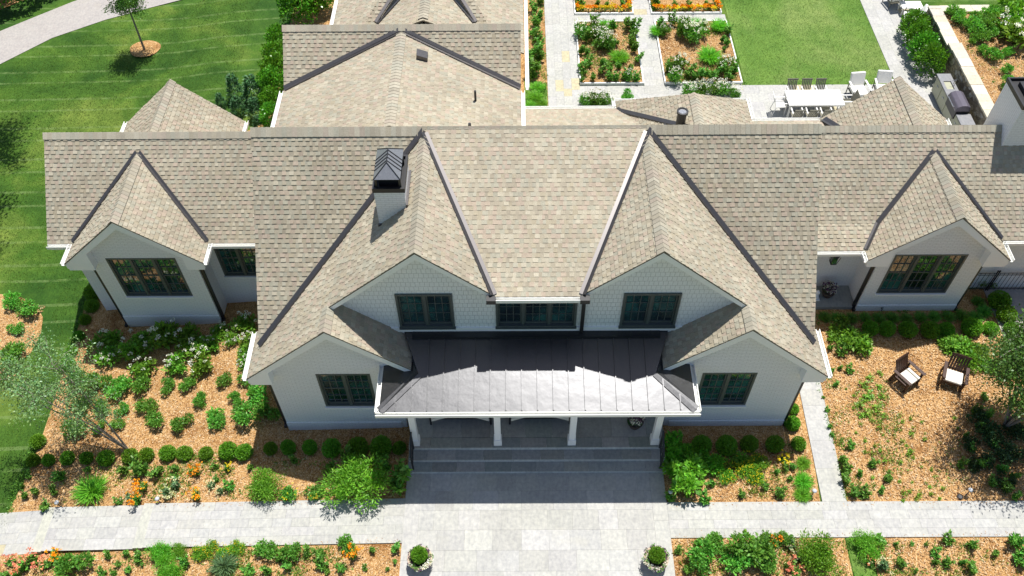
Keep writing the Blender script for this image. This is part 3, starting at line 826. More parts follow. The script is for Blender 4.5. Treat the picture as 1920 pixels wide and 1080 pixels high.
gutter((8.8, 18.74, 3.12), (11.5, 18.74, 3.12), -1); gutter((16.14, 19.13, 3.15), (24, 19.13, 3.15), -1)
downspout(12.0, 18.74, 0, 3.0); downspout(15.62, 18.74, 0, 3.0)
mb = MB(); mb.box(8.59, 24, 19.66, 24.5, -.4, 3.3); mb.build('wall', M['brick'], house)
mb = MB(); mb.box(8.59, 12.04, 18.7, 19.66, -.2, .14); mb.build('side_porch_floor', M['slab'], house)
mb = MB(); mb.box(8.7, 12.05, 18.76, 19.66, 2.93, 3.0); mb.build('side_porch_ceiling', M['trim'], house)

# ------ rear parts seen over the ridges
B1l, B1r = px(.315, -3.78, 7.3), px(-.315, -3.78, 7.3); B2 = py(.875, 25.1, 7.45); B2b = py(-.875, 25.1, 7.45)
roof([[(-7.76, 19.9), (-3.78, 19.9), (-3.78, 24.95), (-7.76, 23.5)]], B1l, 100, hm=.45)
roof([[(-3.78, 19.9), (.22, 19.9), (.22, 23.5), (-3.78, 24.95)]], B1r, 101, hm=.45)
roof([[(-7.76, 25.1), (-3.78, 25.1), (-3.78, 24.93), (-7.76, 23.5)], [(-3.78, 25.1), (.22, 25.1), (.22, 23.5), (-3.78, 24.93)]], B2, 102)
roof([[(-7.76, 25.1), (.22, 25.1), (.22, 26.6), (-7.76, 26.6)]], B2b, 103)
ridge((-3.78, 20.2), (-3.78, 24.9), B1l, B1r, 104); ridge((-7.78, 25.1), (.24, 25.1), B2b, B2, 105)
flashing((-7.74, 23.5), (-3.85, 24.93), B2, B1l, .09, .045); flashing((-3.71, 24.93), (.2, 23.5), B2, B1r, .09, .045)
B3l, B3r = px(.4, -3.1, 7.3), px(-.4, -3.1, 7.3)
roof([[(-6.6, 25.6), (-3.1, 25.6), (-3.1, 34), (-6.6, 34)]], B3l, 106, hm=.45); roof([[(-3.1, 25.6), (.35, 25.6), (.35, 34), (-3.1, 34)]], B3r, 107, hm=.45)
ridge((-3.1, 25.7), (-3.1, 34), B3l, B3r, 108)
B4 = py(.62, 26.4, 6.60)
roof([[(-5.3, 26.35), (-4.85, 26.35), (-3.4, 28.4), (-4.0, 28.4)]], B4, 109); roof([[(-1.35, 26.35), (-.9, 26.35), (-2.2, 28.4), (-2.8, 28.4)]], B4, 110)
flashing((-4.83, 26.4), (-3.45, 28.35), B4, B3l, .1, .06); flashing((-1.37, 26.4), (-2.75, 28.35), B3r, B4, .1, .06)
mb = MB(); mb.box(-7.55, .05, 19.9, 26.3, -1, 5.9); mb.box(-6.4, .1, 26.3, 33.5, -1, 5.75); mb.build('wall', M['brick'], house)
gutter((-7.77, 20.4, 6.06), (-7.77, 23.45, 6.06), -1); gutter((.23, 20.6, 6.06), (.23, 23.4, 6.06), 1)
gutter((-6.61, 25.6, 5.92), (-6.61, 34, 5.92), -1); gutter((.38, 23.7, 5.95), (.38, 34, 5.95), 1)
# rear hip, rear left gable, rear right gable
hz = 3.35; ap = (6.3, 24.35); hs = (5.1 - hz) / 2.5
H1, H2, H3 = px(.70, 6.3, 5.1), px(-.70, 6.3, 5.1), py(-1.02, 24.35, 5.1)
roof([[(3.82, 26.06), (6.3, 24.35), (6.3, 21.5), (3.82, 21.5)]], H1, 111); roof([[(6.3, 21.5), (6.3, 24.35), (8.78, 26.06), (8.78, 21.5)]], H2, 112)
roof([[(3.82, 26.06), (6.3, 24.35), (8.78, 26.06)]], H3, 113)
ridge((6.3, 22), (6.3, 24.4), H1, H2, 114)
gutter((3.8, 26.07, 3.37), (8.8, 26.07, 3.37), 1); gutter((3.81, 25.6, 3.37), (3.81, 26.2, 3.37), -1); gutter((8.79, 24.8, 3.37), (8.79, 26.2, 3.37), 1)
flashing((6.0, 22.9), (3.85, 25.6), H1, PBs, .14, .06)
mb = MB(); mb.box(4.2, 8.4, 24, 25.7, -.2, 3.3); mb.build('wall', M['brick'], house)
K1, K2 = px(.82, 13.62, 5.25), px(-.82, 13.62, 5.25)
roof([[(11.3, 22.6), (13.62, 22.6), (13.62, 25.0), (11.3, 25.0)]], K1, 115); roof([[(13.62, 22.6), (15.95, 22.6), (15.95, 25.0), (13.62, 25.0)]], K2, 116)
ridge((13.62, 22.3), (13.62, 25.02), K1, K2, 117); flashing((11.8, 23.7), (11.36, 24.86), PBt, K1, .12, .06)
gutter((15.96, 22.6, 3.35), (15.96, 25.0, 3.35), 1); gutter((8.8, 24.87, 3.42), (11.3, 24.87, 3.42), 1)
prism_y([(11.7, -.2), (15.5, -.2), (15.5, 3.5), (13.62, 5.1), (11.7, 3.5)], 22, 24.8, M['brick'])
J1, J2 = px(.88, -12.3, 5.12), px(-.88, -12.3, 5.12)
roof([[(-14.5, 22.4), (-12.3, 22.4), (-12.3, 25.25), (-14.5, 25.25)]], J1, 118); roof([[(-12.3, 22.4), (-10.1, 22.4), (-10.1, 25.25), (-12.3, 25.25)]], J2, 119)
ridge((-12.3, 22.2), (-12.3, 25.27), J1, J2, 120)
gutter((-14.51, 24.0, 3.22), (-14.51, 25.25, 3.22), -1); gutter((-10.09, 24.0, 3.22), (-10.09, 25.25, 3.22), 1)
prism_y([(-14.1, -1), (-10.5, -1), (-10.5, 3.4), (-12.3, 5.0), (-14.1, 3.4)], 22, 25.0, M['brick'])

for a, b, y, z in ((XC - 7.985, XC - 4.3, 14.05, .3), (XC + 4.3, XC + 7.985, 14.05, .3), (-13.955, -10.525, 18.53, .05), (12.055, 15.565, 18.65, .3)):
    mb = MB(); mb.prism([(a, y - .025, -.5), (a, y - .001, -.5), (a, y - .001, z + .02), (a, y - .025, z)], (b - a, 0, 0)); mb.build('plinth', M['brick'], house)
# ------ chimneys and vents
def chimney(x0, x1, y0, y1, zb, zt, hood):
    mb = MB(); mb.box(x0, x1, y0, y1, zb, zt)
    o = mb.build('chimney', M['brick'], house)
    c = MB(); t = .03
    c.box(x0 - t, x1 + t, y0 - t, y1 + t, zt + .002, zt + .05)
    for a in ((x0 - t, x1 + t, y0 - t, y0 + .03), (x0 - t, x1 + t, y1 - .03, y1 + t), (x0 - t, x0 + .03, y0 + .03, y1 - .03), (x1 - .03, x1 + t, y0 + .03, y1 - .03)):
        c.box(a[0], a[1], a[2], a[3], zt + .05, zt + .15)
    if hood:
        zc = zt + .48
        for x in (x0 + .09, x1 - .09):
            for y in (y0 + .07, y1 - .25): c.box(x - .03, x + .03, y - .03, y + .03, zt + .05, zc)
        c.box(x0 + .13, x1 - .13, y0 + .2, y1 - .3, zt + .05, zc - .05)
        X0, X1, Y0, Y1 = x0 + .05, x1 - .05, y0 - .02, y1 - .1; xm = (X0 + X1) / 2; zr = zc + .3
        a, b = (xm, Y0 + .34, zr), (xm, Y1 - .3, zr); q = [(X0, Y0, zc), (X1, Y0, zc), (X1, Y1, zc), (X0, Y1, zc)]
        d = MB()
        d.face([q[0], q[1], a]); d.face([q[1], q[2], b, a]); d.face([q[2], q[3], b]); d.face([q[3], q[0], a, b]); d.face(q[::-1])
        hood_o = d.build('hood', M['hood'], o)
        e = MB()
        for p_, r_ in ((q[0], a), (q[1], a), (q[2], b), (q[3], b), (a, b)): e.bar(p_, r_, .016, 6)
        for k in range(1, 5):
            y = Y0 + .34 + (Y1 - .3 - Y0 - .34) * (k - .5) / 4
            e.bar((X0, y - .08, zc + .01), (xm, y, zr + .01), .014, 6); e.bar((X1, y - .08, zc + .01), (xm, y, zr + .01), .014, 6)
        e.build('hood_seam', M['black'], o)
    else:
        c.box(x0 + .25, x1 - .25, y0 + .25, y1 - .25, zt + .05, zt + .2)
    c.build('chimney_cap', M['black'], o)
chimney(-3.77, -2.96, 16.49, 17.75, 6.0, 8.27, True)
chimney(15.99, 17.45, 21.46, 22.85, 4.2, 6.75, False)
mb = MB(); mb.box(-3.8, -2.93, 16.43, 16.485, 6.72, 7.05); mb.box(-2.955, -2.9, 16.45, 17.8, 7.5, 7.82); mb.build('chimney_flashing', M['flash'], house)
mb = MB(); mb.lathe([(.16, 0), (.16, .55), (.2, .56), (.2, .64), (.14, .645), (.14, .6)], 5.72, 23.15, 4.7, 18); mb.build('roof_vent_pipe', M['black'], house)
mb = MB(); mb.lathe([(.135, .0), (.135, .01)], 5.72, 23.15, 5.31, 18); mb.build('vent_pipe_cap', M['steel'], house)
mb = MB(); mb.prism([(-3.2, 23.7, 7.13), (-2.85, 23.7, 7.0), (-2.85, 24.05, 7.0), (-3.2, 24.05, 7.13)], (0, 0, .16)); mb.build('roof_vent', M['flash'], house)
mb = MB(); mb.bar((-1.26, 22.35, 6.45), (-1.26, 22.35, 6.9), .04); mb.bar((-1.4, 20.9, 6.5), (-1.4, 20.9, 6.8), .05)
mb.bar((5.0, 22.3, 4.1), (5.0, 22.3, 5.5), .04); mb.build('plumbing_vent', M['black'], house)

# ------ porch
zp = lambda x, y: 3.58 + .25 * (y - 12.5)
porch = MB(); x0, x1, y0 = -3.85, 5.07, 12.5; th = .09
for q in ([(x0, y0), (x1, y0), (x1 - 1.07, y0 + 1.07), (x1 - .62, 14.86), (x0 + .6, 14.86), (x0 + 1.07, y0 + 1.07)],):
    porch.prism([(x, y, zp(x, y) - th) for x, y in q], (0, 0, th))
for sg, xe in ((1, x0), (-1, x1)):
    q = [(xe, y0), (xe + sg * 1.07, y0 + 1.07), (xe + sg * .85, 14.05), (xe, 14.05)]
    porch.prism([(x, y, 3.58 + .25 * abs(x - xe) - th) for x, y in q], (0, 0, th))
po = porch.build('porch_roof', M['roofmetal'], house)
sm = MB(); n = 19
for i in range(1, n + 1):
    x = x0 + (x1 - x0) * i / (n + 1); ys = y0 + .01 + max(0, 1.07 - min(x - x0, x1 - x, 1.07)) * 0
    off = min(x - x0, x1 - x)
    ye = min(14.8, y0 + off) if off < 1.07 else (14.8 if off > .7 else 14)
    sm.prism([(x - .014, y0 + .01, zp(x, y0)), (x + .014, y0 + .01, zp(x, y0)), (x + .014, ye, zp(x, ye)), (x - .014, ye, zp(x, ye))], (0, 0, .045))
sm.build('standing_seam', M['roofmetal'], po)
for sg, xe in ((1, x0), (-1, x1)):
    hp = MB(); a = Vector((xe + sg * .02, y0 + .02)); b = Vector((xe + sg * 1.07, y0 + 1.07)); nn = Vector((-sg * .09, .09))
    for s_ in (-1, 1):
        q = [a, b, b + nn * s_, a + nn * s_]
        hp.prism([(p.x, p.y, (3.58 + .25 * min(p.y - y0, abs(p.x - xe))) + (.025 if i < 2 else .012)) for i, p in enumerate(q)], (0, 0, .02))
    hp.build('hip_cap', M['roofmetal'], po)
fl = MB(); fl.box(-3.0, 4.2, 14.6, 14.84, 4.1, 4.215); fl.build('wall_flashing', M['black'], po)
gutter((x0 - .1, y0 - .005, 3.585), (x1 + .1, y0 - .005, 3.585), -1)
gutter((x0 - .005, y0, 3.585), (x0 - .005, 14.05, 3.585), -1); gutter((x1 + .005, y0, 3.585), (x1 + .005, 14.05, 3.585), 1)
mb = MB(); mb.box(-3.35, 4.55, 12.86, 13.1, 3.18, 3.47); mb.box(-3.35, -3.11, 13.1, 14.04, 3.18, 3.47); mb.box(4.31, 4.55, 13.1, 14.04, 3.18, 3.47)
mb.box(-3.7, 4.9, 12.62, 14.84, 3.47, 3.485); mb.build('porch_beam', M['trim'], house)
for x in (-3.13, -.57, 1.73, 4.31):
    mb = MB(); mb.box(x - .095, x + .095, 13.1, 13.29, .5, 3.18); mb.box(x - .125, x + .125, 13.07, 13.32, .5, .8); mb.box(x - .125, x + .125, 13.07, 13.32, 3.0, 3.18)
    mb.build('porch_column', M['trim'], house)
mb = MB(); mb.box(-3.5, 4.7, 14.86, 15.0, .3, 3.6); mb.build('porch_wall', M['brick'], house)
mb = MB(); mb.box(-.2, 1.4, 14.8, 14.858, .52, 2.9); mb.build('front_door', M['frame'], house)
# porch floor and steps: flagged slabs over solid risers
R = random.Random(11)
def tread(name, x0, x1, y0, y1, z, l, rows=1):
    mb = MB(); rw = (y1 - y0) / rows
    for k in range(rows):
        u = x0 - R.random() * l * .6
        while u < x1 - .02:
            ll = l * R.uniform(.9, 1.15); a, b = max(u, x0), min(u + ll, x1); u += ll
            if b - a < .06: continue
            s = R.uniform(.85, 1.15); c = (s * R.uniform(.98, 1.1), s, s * R.uniform(.92, 1.03))
            if R.random() < .012: c = (1.7, 1.3, .6)
            mb.box(a + .004, b - .004, y0 + k * rw + .004, y0 + (k + 1) * rw - .004, z - .03, z, c)
    mb.box(x0 + .02, x1 - .02, y0 + .12, y1, z - .3, z - .032)
    rs = MB(); u = x0
    while u < x1 - .02:
        b = min(u + l * R.uniform(.9, 1.15), x1)
        if x1 - b < .2: b = x1
        s = R.uniform(.9, 1.1); rs.box(u + .004, b - .004, y0 + .006, y0 + .11, z - .19, z - .032, (s, s, s)); u = b
    rs.build('riser', M['lit_riser'], house)  # light bounced up from the plaza is painted into the risers' paler colour
    mb.build(name, M['slab'], house)
tread('porch_floor', -3.36, 4.64, 13.36, 14.84, .5, .95, 2); tread('porch_floor', -3.36, 4.64, 13.01, 13.358, .5, .85)
tread('step', -3.36, 4.64, 12.68, 13.04, .335, .82); tread('step', -3.38, 4.66, 12.36, 12.71, .17, .82)
for x in (-3.2, 4.46):
    mb = MB()
    a, b = (x, 12.98, .5), (x, 12.45, .17)
    mb.bar(a, (x, 12.98, 1.42), .03); mb.bar(b, (x, 12.45, 1.08), .03)
    mb.bar((x, 13.05, 1.45), (x, 12.38, 1.05), .034); mb.bar((x, 12.98, .68), (x, 12.45, .35), .016)
    for k in range(1, 4):
        t = k / 4; y = 12.98 - .53 * t; mb.bar((x, y, .68 - .33 * t), (x, y, 1.4 - .33 * t), .014)
    for k in range(12):
        t0, t1 = k * math.pi / 6, (k + 1) * math.pi / 6
        mb.bar((x, 12.71 + .1 * math.cos(t0), .88 + .13 * math.sin(t0)), (x, 12.71 + .1 * math.cos(t1), .88 + .13 * math.sin(t1)), .01, 6)
    mb.build('handrail', M['black'], house)
# ---- plants: kind, category, group, label, (x, y, radius)
P=[
('box', 'boxwood', 'clipped boxwoods in the shaded front row left of the steps', '{o} boxwood ball from left in the shaded row between left gable wall and steps', [(-7.84, 13.29, 0.251), (-7.27, 13.31, 0.249), (-6.57, 13.29, 0.257), (-5.87, 13.24, 0.298), (-5.03, 13.22, 0.331), (-4.28, 13.22, 0.329), (-3.71, 13.22, 0.242)]),
('box', 'boxwood', 'clipped boxwoods in the sunny row of the left bed', '{o} clipped boxwood ball from left in the sunlit row across the left mulch bed', [(-15.7, 13.26, 0.241), (-15.18, 13.24, 0.238), (-14.53, 13.26, 0.216), (-13.86, 13.21, 0.214), (-13.18, 13.15, 0.249), (-12.42, 13.22, 0.285), (-11.88, 13.23, 0.254), (-11.18, 13.26, 0.289), (-10.63, 13.24, 0.268), (-9.92, 13.21, 0.247), (-9.17, 13.2, 0.281), (-8.66, 13.17, 0.262)]),
('box', 'boxwood', 'clipped boxwoods along the lawn edge', '{o} boxwood ball from top in the curved line edging the lawn beside left wing', [(-15.79, 20.15, 0.287), (-15.67, 19.56, 0.284), (-15.74, 18.94, 0.228), (-15.75, 18.22, 0.236), (-15.81, 17.55, 0.245), (-15.75, 17.0, 0.253), (-15.8, 13.95, 0.243)]),
('hyds', 'hydrangea', 'white hydrangeas in the shade of the left wing', '{o} shaded white-flowered hydrangea from left beneath the large left wing window', [(-14.53, 17.69, 0.52), (-13.37, 17.47, 0.55), (-12.32, 17.8, 0.566), (-11.47, 17.59, 0.538)]),
('hyd', 'hydrangea', 'white hydrangeas in the sun before the left wing', '{o} sunlit hydrangea with white flower heads, counted from left, before the left wing', [(-14.28, 17.03, 0.35), (-12.84, 16.54, 0.36), (-11.69, 16.61, 0.375), (-11.02, 17.18, 0.434), (-10.83, 16.5, 0.351), (-10.62, 17.46, 0.277), (-10.42, 18.06, 0.279), (-9.94, 17.6, 0.256), (-9.31, 16.57, 0.23), (-9.56, 18.26, 0.395), (-9.31, 17.0, 0.251), (-9.3, 17.45, 0.33)]),
('rose', 'shrub', 'leafy shrubs in the upper row of the left bed', '{o} leafy green shrub from left in the upper row below the white hydrangeas', [(-15.2, 16.22, 0.351), (-14.26, 16.02, 0.445), (-13.47, 15.74, 0.399), (-12.78, 15.86, 0.337), (-11.83, 15.78, 0.283), (-11.14, 15.83, 0.281), (-9.92, 15.96, 0.277), (-9.01, 15.88, 0.34)]),
('rose', 'shrub', 'leafy shrubs in the middle row of the left bed', '{o} leafy green shrub from left in the middle row of the left mulch bed', [(-14.62, 15.26, 0.283), (-13.85, 15.06, 0.268), (-13.2, 14.95, 0.236), (-12.36, 15.03, 0.33), (-10.5, 15.18, 0.247), (-9.32, 15.15, 0.244), (-8.56, 15.21, 0.371)]),
('rose', 'shrub', 'leafy shrubs in the lower row of the left bed', '{o} leafy green shrub from left in the row just above the sunlit boxwoods', [(-14.54, 14.21, 0.357), (-13.77, 14.33, 0.216), (-13.2, 14.41, 0.215), (-11.93, 14.42, 0.307), (-10.94, 14.35, 0.34), (-9.84, 14.45, 0.344), (-8.96, 14.44, 0.405), (-8.11, 14.51, 0.402)]),
('rose', 'shrub', 'shrubs in the island bed on the left lawn', '{o} bushy shrub from top in the round mulch island on the left lawn', [(-18.81, 19.92, 0.367), (-18.05, 19.41, 0.383), (-18.26, 18.65, 0.269), (-17.87, 17.34, 0.48)]),
('grm', 'ornamental grass', 'grassy mounds in the left bed', 'round mound of fine bright green grass beside the left end of the front walk', [(-13.35, 12.06, 0.51)]),
('fea', 'shrub', 'feathery green mounds', 'large feathery bright green mound hanging over the walk left of the steps', [(-4.92, 11.81, 0.874)]),
('fea', 'shrub', 'feathery green mounds', 'feathery bright green mound at the edge of the left walk below the boxwoods', [(-7.73, 11.99, 0.558)]),
('per', 'perennial', 'dark shaded perennials by the steps', '{o} dark leafy perennial from left in the shade left of the steps', [(-7.02, 12.88, 0.23), (-5.8, 12.56, 0.278), (-5.31, 12.82, 0.278), (-4.47, 12.68, 0.293), (-4.09, 12.54, 0.308), (-3.69, 11.92, 0.505)]),
('yels', 'flower', 'yellow flowered clumps along the left walk', '{o} round bush with yellow flowers from left along the edge of the left walk', [(-6.95, 11.73, 0.295), (-6.21, 11.75, 0.293)]),
('ora', 'flower', 'orange flower clumps in the left bed', '{o} clump of orange flowers from left between the sunlit boxwoods and left walk', [(-11.76, 11.67, 0.258), (-11.7, 12.12, 0.241), (-10.08, 12.53, 0.237), (-9.88, 11.75, 0.233)]),
('yel', 'flower', 'yellow flower clumps in the left bed', 'small yellow-flowered clump under the last sunlit boxwood of the left bed', [(-9.1, 12.67, 0.198)]),
('pale', 'perennial', 'pale perennials in the left bed', '{o} pale flowering perennial from left between the sunlit boxwoods and left walk', [(-12.09, 11.76, 0.186), (-10.85, 11.85, 0.273), (-10.68, 12.11, 0.274), (-9.48, 12.12, 0.18), (-9.2, 11.89, 0.161)]),
('per', 'perennial', 'small perennials in the left bed', '{o} small green perennial from left in the strip between sunlit boxwoods and left walk', [(-15.8, 12.37, 0.139), (-15.58, 12.05, 0.178), (-15.74, 12.73, 0.16), (-15.24, 12.14, 0.216), (-14.71, 11.6, 0.251), (-14.6, 12.07, 0.175), (-14.55, 12.58, 0.311), (-13.71, 12.83, 0.154), (-12.33, 11.68, 0.168), (-12.48, 12.71, 0.245), (-11.91, 12.68, 0.41), (-11.45, 12.63, 0.26), (-11.31, 12.75, 0.167), (-10.83, 12.74, 0.185), (-10.72, 12.47, 0.147), (-9.52, 12.74, 0.145), (-9.41, 12.3, 0.144), (-8.86, 12.02, 0.213), (-8.38, 12.68, 0.161)]),
('boxs', 'boxwood', 'clipped boxwoods in the shaded row right of the steps', '{o} boxwood ball from left in the shaded row below the right gable window', [(5.85, 13.23, 0.297), (6.63, 13.18, 0.316), (7.37, 13.27, 0.284), (8.16, 13.24, 0.285)]),
('fern', 'perennial', 'ferny clumps right of the steps', '{o} dark ferny clump from left in the shade between porch steps and right gable', [(4.88, 12.54, 0.275), (5.08, 13.02, 0.449), (5.53, 12.79, 0.381), (6.1, 12.69, 0.347)]),
('fern', 'perennial', 'ferny clumps right of the steps', 'tall bright ferny clump with lobed leaves right beside the plaza corner', [(5.11, 12.17, 0.578)]),
('box', 'boxwood', 'clipped boxwoods beside the side path', '{o} sunny boxwood ball from top between right gable wall and the side path', [(9.03, 14.57, 0.202), (8.88, 13.99, 0.237), (8.93, 13.27, 0.252)]),
('yelb', 'flower', 'yellow coreopsis drifts', '{o} drift of tiny yellow flowers from left under the right gable window', [(6.36, 12.72, 0.261), (6.54, 12.21, 0.311), (7.05, 12.72, 0.35), (7.14, 12.27, 0.348), (7.45, 12.11, 0.279), (7.55, 12.58, 0.316)]),
('ora2', 'flower', 'marigolds by the right gable', 'yellow orange marigold clump at the lit corner of the right gable shade', [(8.37, 12.76, 0.231)]),
('grm', 'ornamental grass', 'grass clumps beside the side path', '{o} grass clump from top along the left edge of the side path', [(8.97, 12.65, 0.232), (8.84, 12.01, 0.3), (8.73, 11.58, 0.28)]),
('per', 'perennial', 'small perennials in the right gable bed', '{o} small perennial from left in the sunny strip between right gable bed and walk', [(4.69, 11.45, 0.203), (5.23, 11.59, 0.196), (5.58, 11.73, 0.12), (5.71, 11.35, 0.23), (6.0, 11.94, 0.189), (6.87, 11.57, 0.172), (7.66, 11.8, 0.157), (8.08, 12.34, 0.132), (8.02, 11.59, 0.244), (8.42, 12.46, 0.142), (8.46, 12.12, 0.141), (8.62, 12.51, 0.16)]),
('per', 'perennial', 'plants under the right tree', '{o} leafy plant from left in the dappled shade of the right tree', [(13.81, 12.53, 0.189), (14.37, 13.61, 0.136), (14.35, 13.08, 0.192), (14.88, 14.47, 0.178), (14.84, 13.87, 0.215), (14.5, 12.58, 0.249), (15.42, 14.96, 0.2), (15.18, 14.23, 0.276), (14.61, 11.92, 0.228), (15.16, 13.21, 0.195), (15.02, 12.36, 0.25), (14.96, 11.73, 0.267), (15.34, 12.19, 0.193), (15.15, 11.45, 0.21)]),
('dshr', 'shrub', 'dark shrubs under the right tree', '{o} dark-leaved low shrub from left in the shade of the right-edge tree', [(14.39, 13.3, 0.289), (14.24, 12.48, 0.228), (14.89, 14.08, 0.391), (14.6, 12.66, 0.326), (15.09, 13.53, 0.467), (14.93, 11.97, 0.324), (15.47, 12.89, 0.466), (15.91, 13.77, 0.435)]),
('per', 'perennial', 'young plants beside the plaza', '{o} young dark green plant from left at the plaza corner of the lower right bed', [(4.71, 9.83, 0.182), (4.93, 9.25, 0.23), (5.3, 10.1, 0.15)]),
('rose', 'shrub', 'bushes in the lower right bed', '{o} large leafy bush from left in the bed below the right walk', [(5.4, 9.52, 0.428), (5.88, 9.94, 0.333), (6.39, 9.47, 0.431), (6.75, 9.87, 0.567), (7.09, 9.45, 0.368), (7.34, 9.94, 0.337), (7.87, 10.09, 0.255)]),
('yelb', 'flower', 'yellow flowers in the lower right bed', 'tiny yellow-flowered patch among the bushes of the lower right bed', [(5.12, 9.36, 0.149)]),
('ora', 'flower', 'orange flowers in the lower right bed', 'orange flower clump among the large bushes below the right walk', [(7.55, 10.09, 0.204)]),
('sal', 'flower', 'salmon flowers in the lower right bed', '{o} salmon pink flower clump from left in the bed below the right walk', [(7.83, 9.35, 0.27), (8.01, 9.17, 0.236), (10.23, 9.49, 0.191)]),
('pale', 'perennial', 'pale plants in the lower right bed', '{o} pale grey-green plant from left in the bed below the right walk', [(8.1, 9.97, 0.205), (8.23, 9.6, 0.221), (10.55, 9.37, 0.261)]),
('fea', 'shrub', 'feathery mounds flanking the grass strip', 'big feathery green mound left of the narrow grass strip below the right walk', [(8.64, 9.53, 0.625)]),
('fea', 'shrub', 'feathery mounds flanking the grass strip', 'smaller feathery green mound right of the narrow grass strip below the right walk', [(10.18, 9.92, 0.417)]),
('per', 'perennial', 'young plants in the far lower right bed', '{o} young plant from left in the far lower right bed below the walk', [(10.74, 10.12, 0.229), (11.14, 10.02, 0.106), (11.13, 9.42, 0.211), (11.64, 10.01, 0.089), (11.49, 9.19, 0.123), (12.02, 10.01, 0.09), (12.17, 9.68, 0.179), (12.11, 9.44, 0.16), (12.43, 9.43, 0.215), (12.67, 10.06, 0.217), (12.91, 9.44, 0.162), (13.34, 9.95, 0.219), (13.15, 9.25, 0.234), (13.95, 9.71, 0.184), (14.61, 10.01, 0.371), (14.53, 9.53, 0.332)]),
('spr', 'sprig', 'tiny sprigs in the open wood chips on the right', 'tiny green sprig growing in the open wood chips below the two garden chairs', [(10.98, 15.37, 0.076), (11.02, 14.63, 0.094), (11.16, 15.11, 0.095), (10.91, 13.74, 0.093), (11.12, 14.03, 0.094), (11.01, 13.05, 0.111), (11.1, 13.43, 0.111), (11.22, 12.98, 0.111), (11.03, 12.16, 0.109), (11.36, 13.24, 0.111), (11.68, 13.92, 0.132), (11.5, 13.09, 0.111), (11.73, 13.65, 0.075), (11.53, 12.72, 0.147), (11.84, 13.44, 0.075), (11.62, 12.38, 0.092), (12.2, 13.83, 0.095), (11.82, 12.03, 0.092), (12.02, 12.65, 0.13), (12.28, 13.4, 0.113), (12.49, 14.12, 0.114), (11.74, 11.4, 0.109), (11.81, 11.61, 0.146), (12.38, 13.26, 0.094), (12.34, 12.96, 0.131), (12.02, 11.69, 0.11), (12.43, 13.06, 0.131), (12.77, 14.22, 0.096), (12.62, 13.67, 0.152), (12.2, 12.0, 0.074), (12.48, 12.84, 0.112), (12.15, 11.43, 0.11), (12.28, 11.55, 0.147), (13.1, 14.12, 0.096), (12.64, 12.52, 0.075), (13.03, 13.48, 0.114), (13.11, 13.7, 0.076), (12.63, 11.98, 0.074), (12.7, 11.85, 0.093), (12.66, 11.61, 0.129), (12.92, 12.42, 0.094), (12.95, 12.18, 0.075), (12.89, 11.45, 0.092), (13.07, 11.79, 0.112), (14.21, 14.25, 0.098), (14.21, 13.88, 0.097)]),
('per', 'perennial', 'leafy plants along the right edge of the side path', '{o} leafy plant from top along the right edge of the side path', [(10.8, 16.98, 0.156), (11.08, 16.72, 0.233), (10.94, 16.16, 0.135), (10.65, 16.08, 0.134), (11.22, 16.01, 0.174), (10.64, 15.5, 0.152), (10.14, 15.04, 0.094), (10.16, 14.52, 0.112), (10.09, 13.93, 0.129), (10.12, 13.65, 0.11), (10.6, 13.18, 0.183), (10.19, 12.69, 0.235), (11.1, 12.59, 0.219), (10.28, 12.35, 0.216), (10.63, 12.25, 0.163), (11.45, 12.09, 0.201), (10.19, 12.07, 0.215), (11.15, 11.68, 0.163), (10.3, 11.62, 0.268), (10.61, 11.55, 0.215)]),
('weed', 'ground cover plant', 'bright green seedlings left of the garden chairs', 'low bright green seedling in the cluster left of the two garden chairs', [(11.26, 14.71, 0.227), (11.2, 14.34, 0.169), (11.46, 14.93, 0.19), (11.64, 15.52, 0.231), (11.36, 14.43, 0.226), (11.85, 15.79, 0.193), (11.67, 15.12, 0.248), (11.54, 14.17, 0.132), (11.72, 14.58, 0.246), (12.22, 16.0, 0.156), (12.06, 15.42, 0.174), (11.8, 14.16, 0.113), (11.97, 14.78, 0.153), (12.06, 15.07, 0.173), (11.92, 14.35, 0.171)]),
('hydn', 'hydrangea', 'large leafed bushes in the right bed', 'bright large-leafed bush in the sun just below the shaded right wing boxwoods', [(11.7, 17.1, 0.549)]),
('hydn', 'hydrangea', 'large leafed bushes in the right bed', 'shaded large-leafed bush beside the right gable gutter below the right wing porch', [(11.35, 17.7, 0.474)]),
('hydn', 'hydrangea', 'large leafed bushes in the right bed', 'small pale large-leafed bush touching the right gable gutter', [(11.06, 17.45, 0.275)]),
('hydn', 'hydrangea', 'low bushes behind the right garden chair', '{o} low large-leafed bush from left behind the right-hand garden chair', [(14.87, 17.13, 0.368), (15.22, 16.94, 0.471), (15.35, 16.29, 0.346), (15.56, 16.75, 0.41), (15.89, 16.8, 0.31), (15.97, 16.24, 0.308)]),
('boxs', 'boxwood', 'clipped boxwoods in the shade of the right wing', '{o} boxwood ball from left in the shaded row below the right wing window', [(12.33, 17.72, 0.261), (12.91, 17.71, 0.282), (13.61, 17.66, 0.315), (14.36, 17.62, 0.307), (14.94, 17.65, 0.289), (15.82, 17.71, 0.335)]),
('box', 'boxwood', 'clipped boxwoods by the gate', '{o} sunny boxwood ball from top between right wing corner and the gate path', [(17.18, 18.87, 0.325), (17.22, 18.26, 0.312), (16.51, 17.7, 0.306), (17.24, 17.73, 0.235)]),
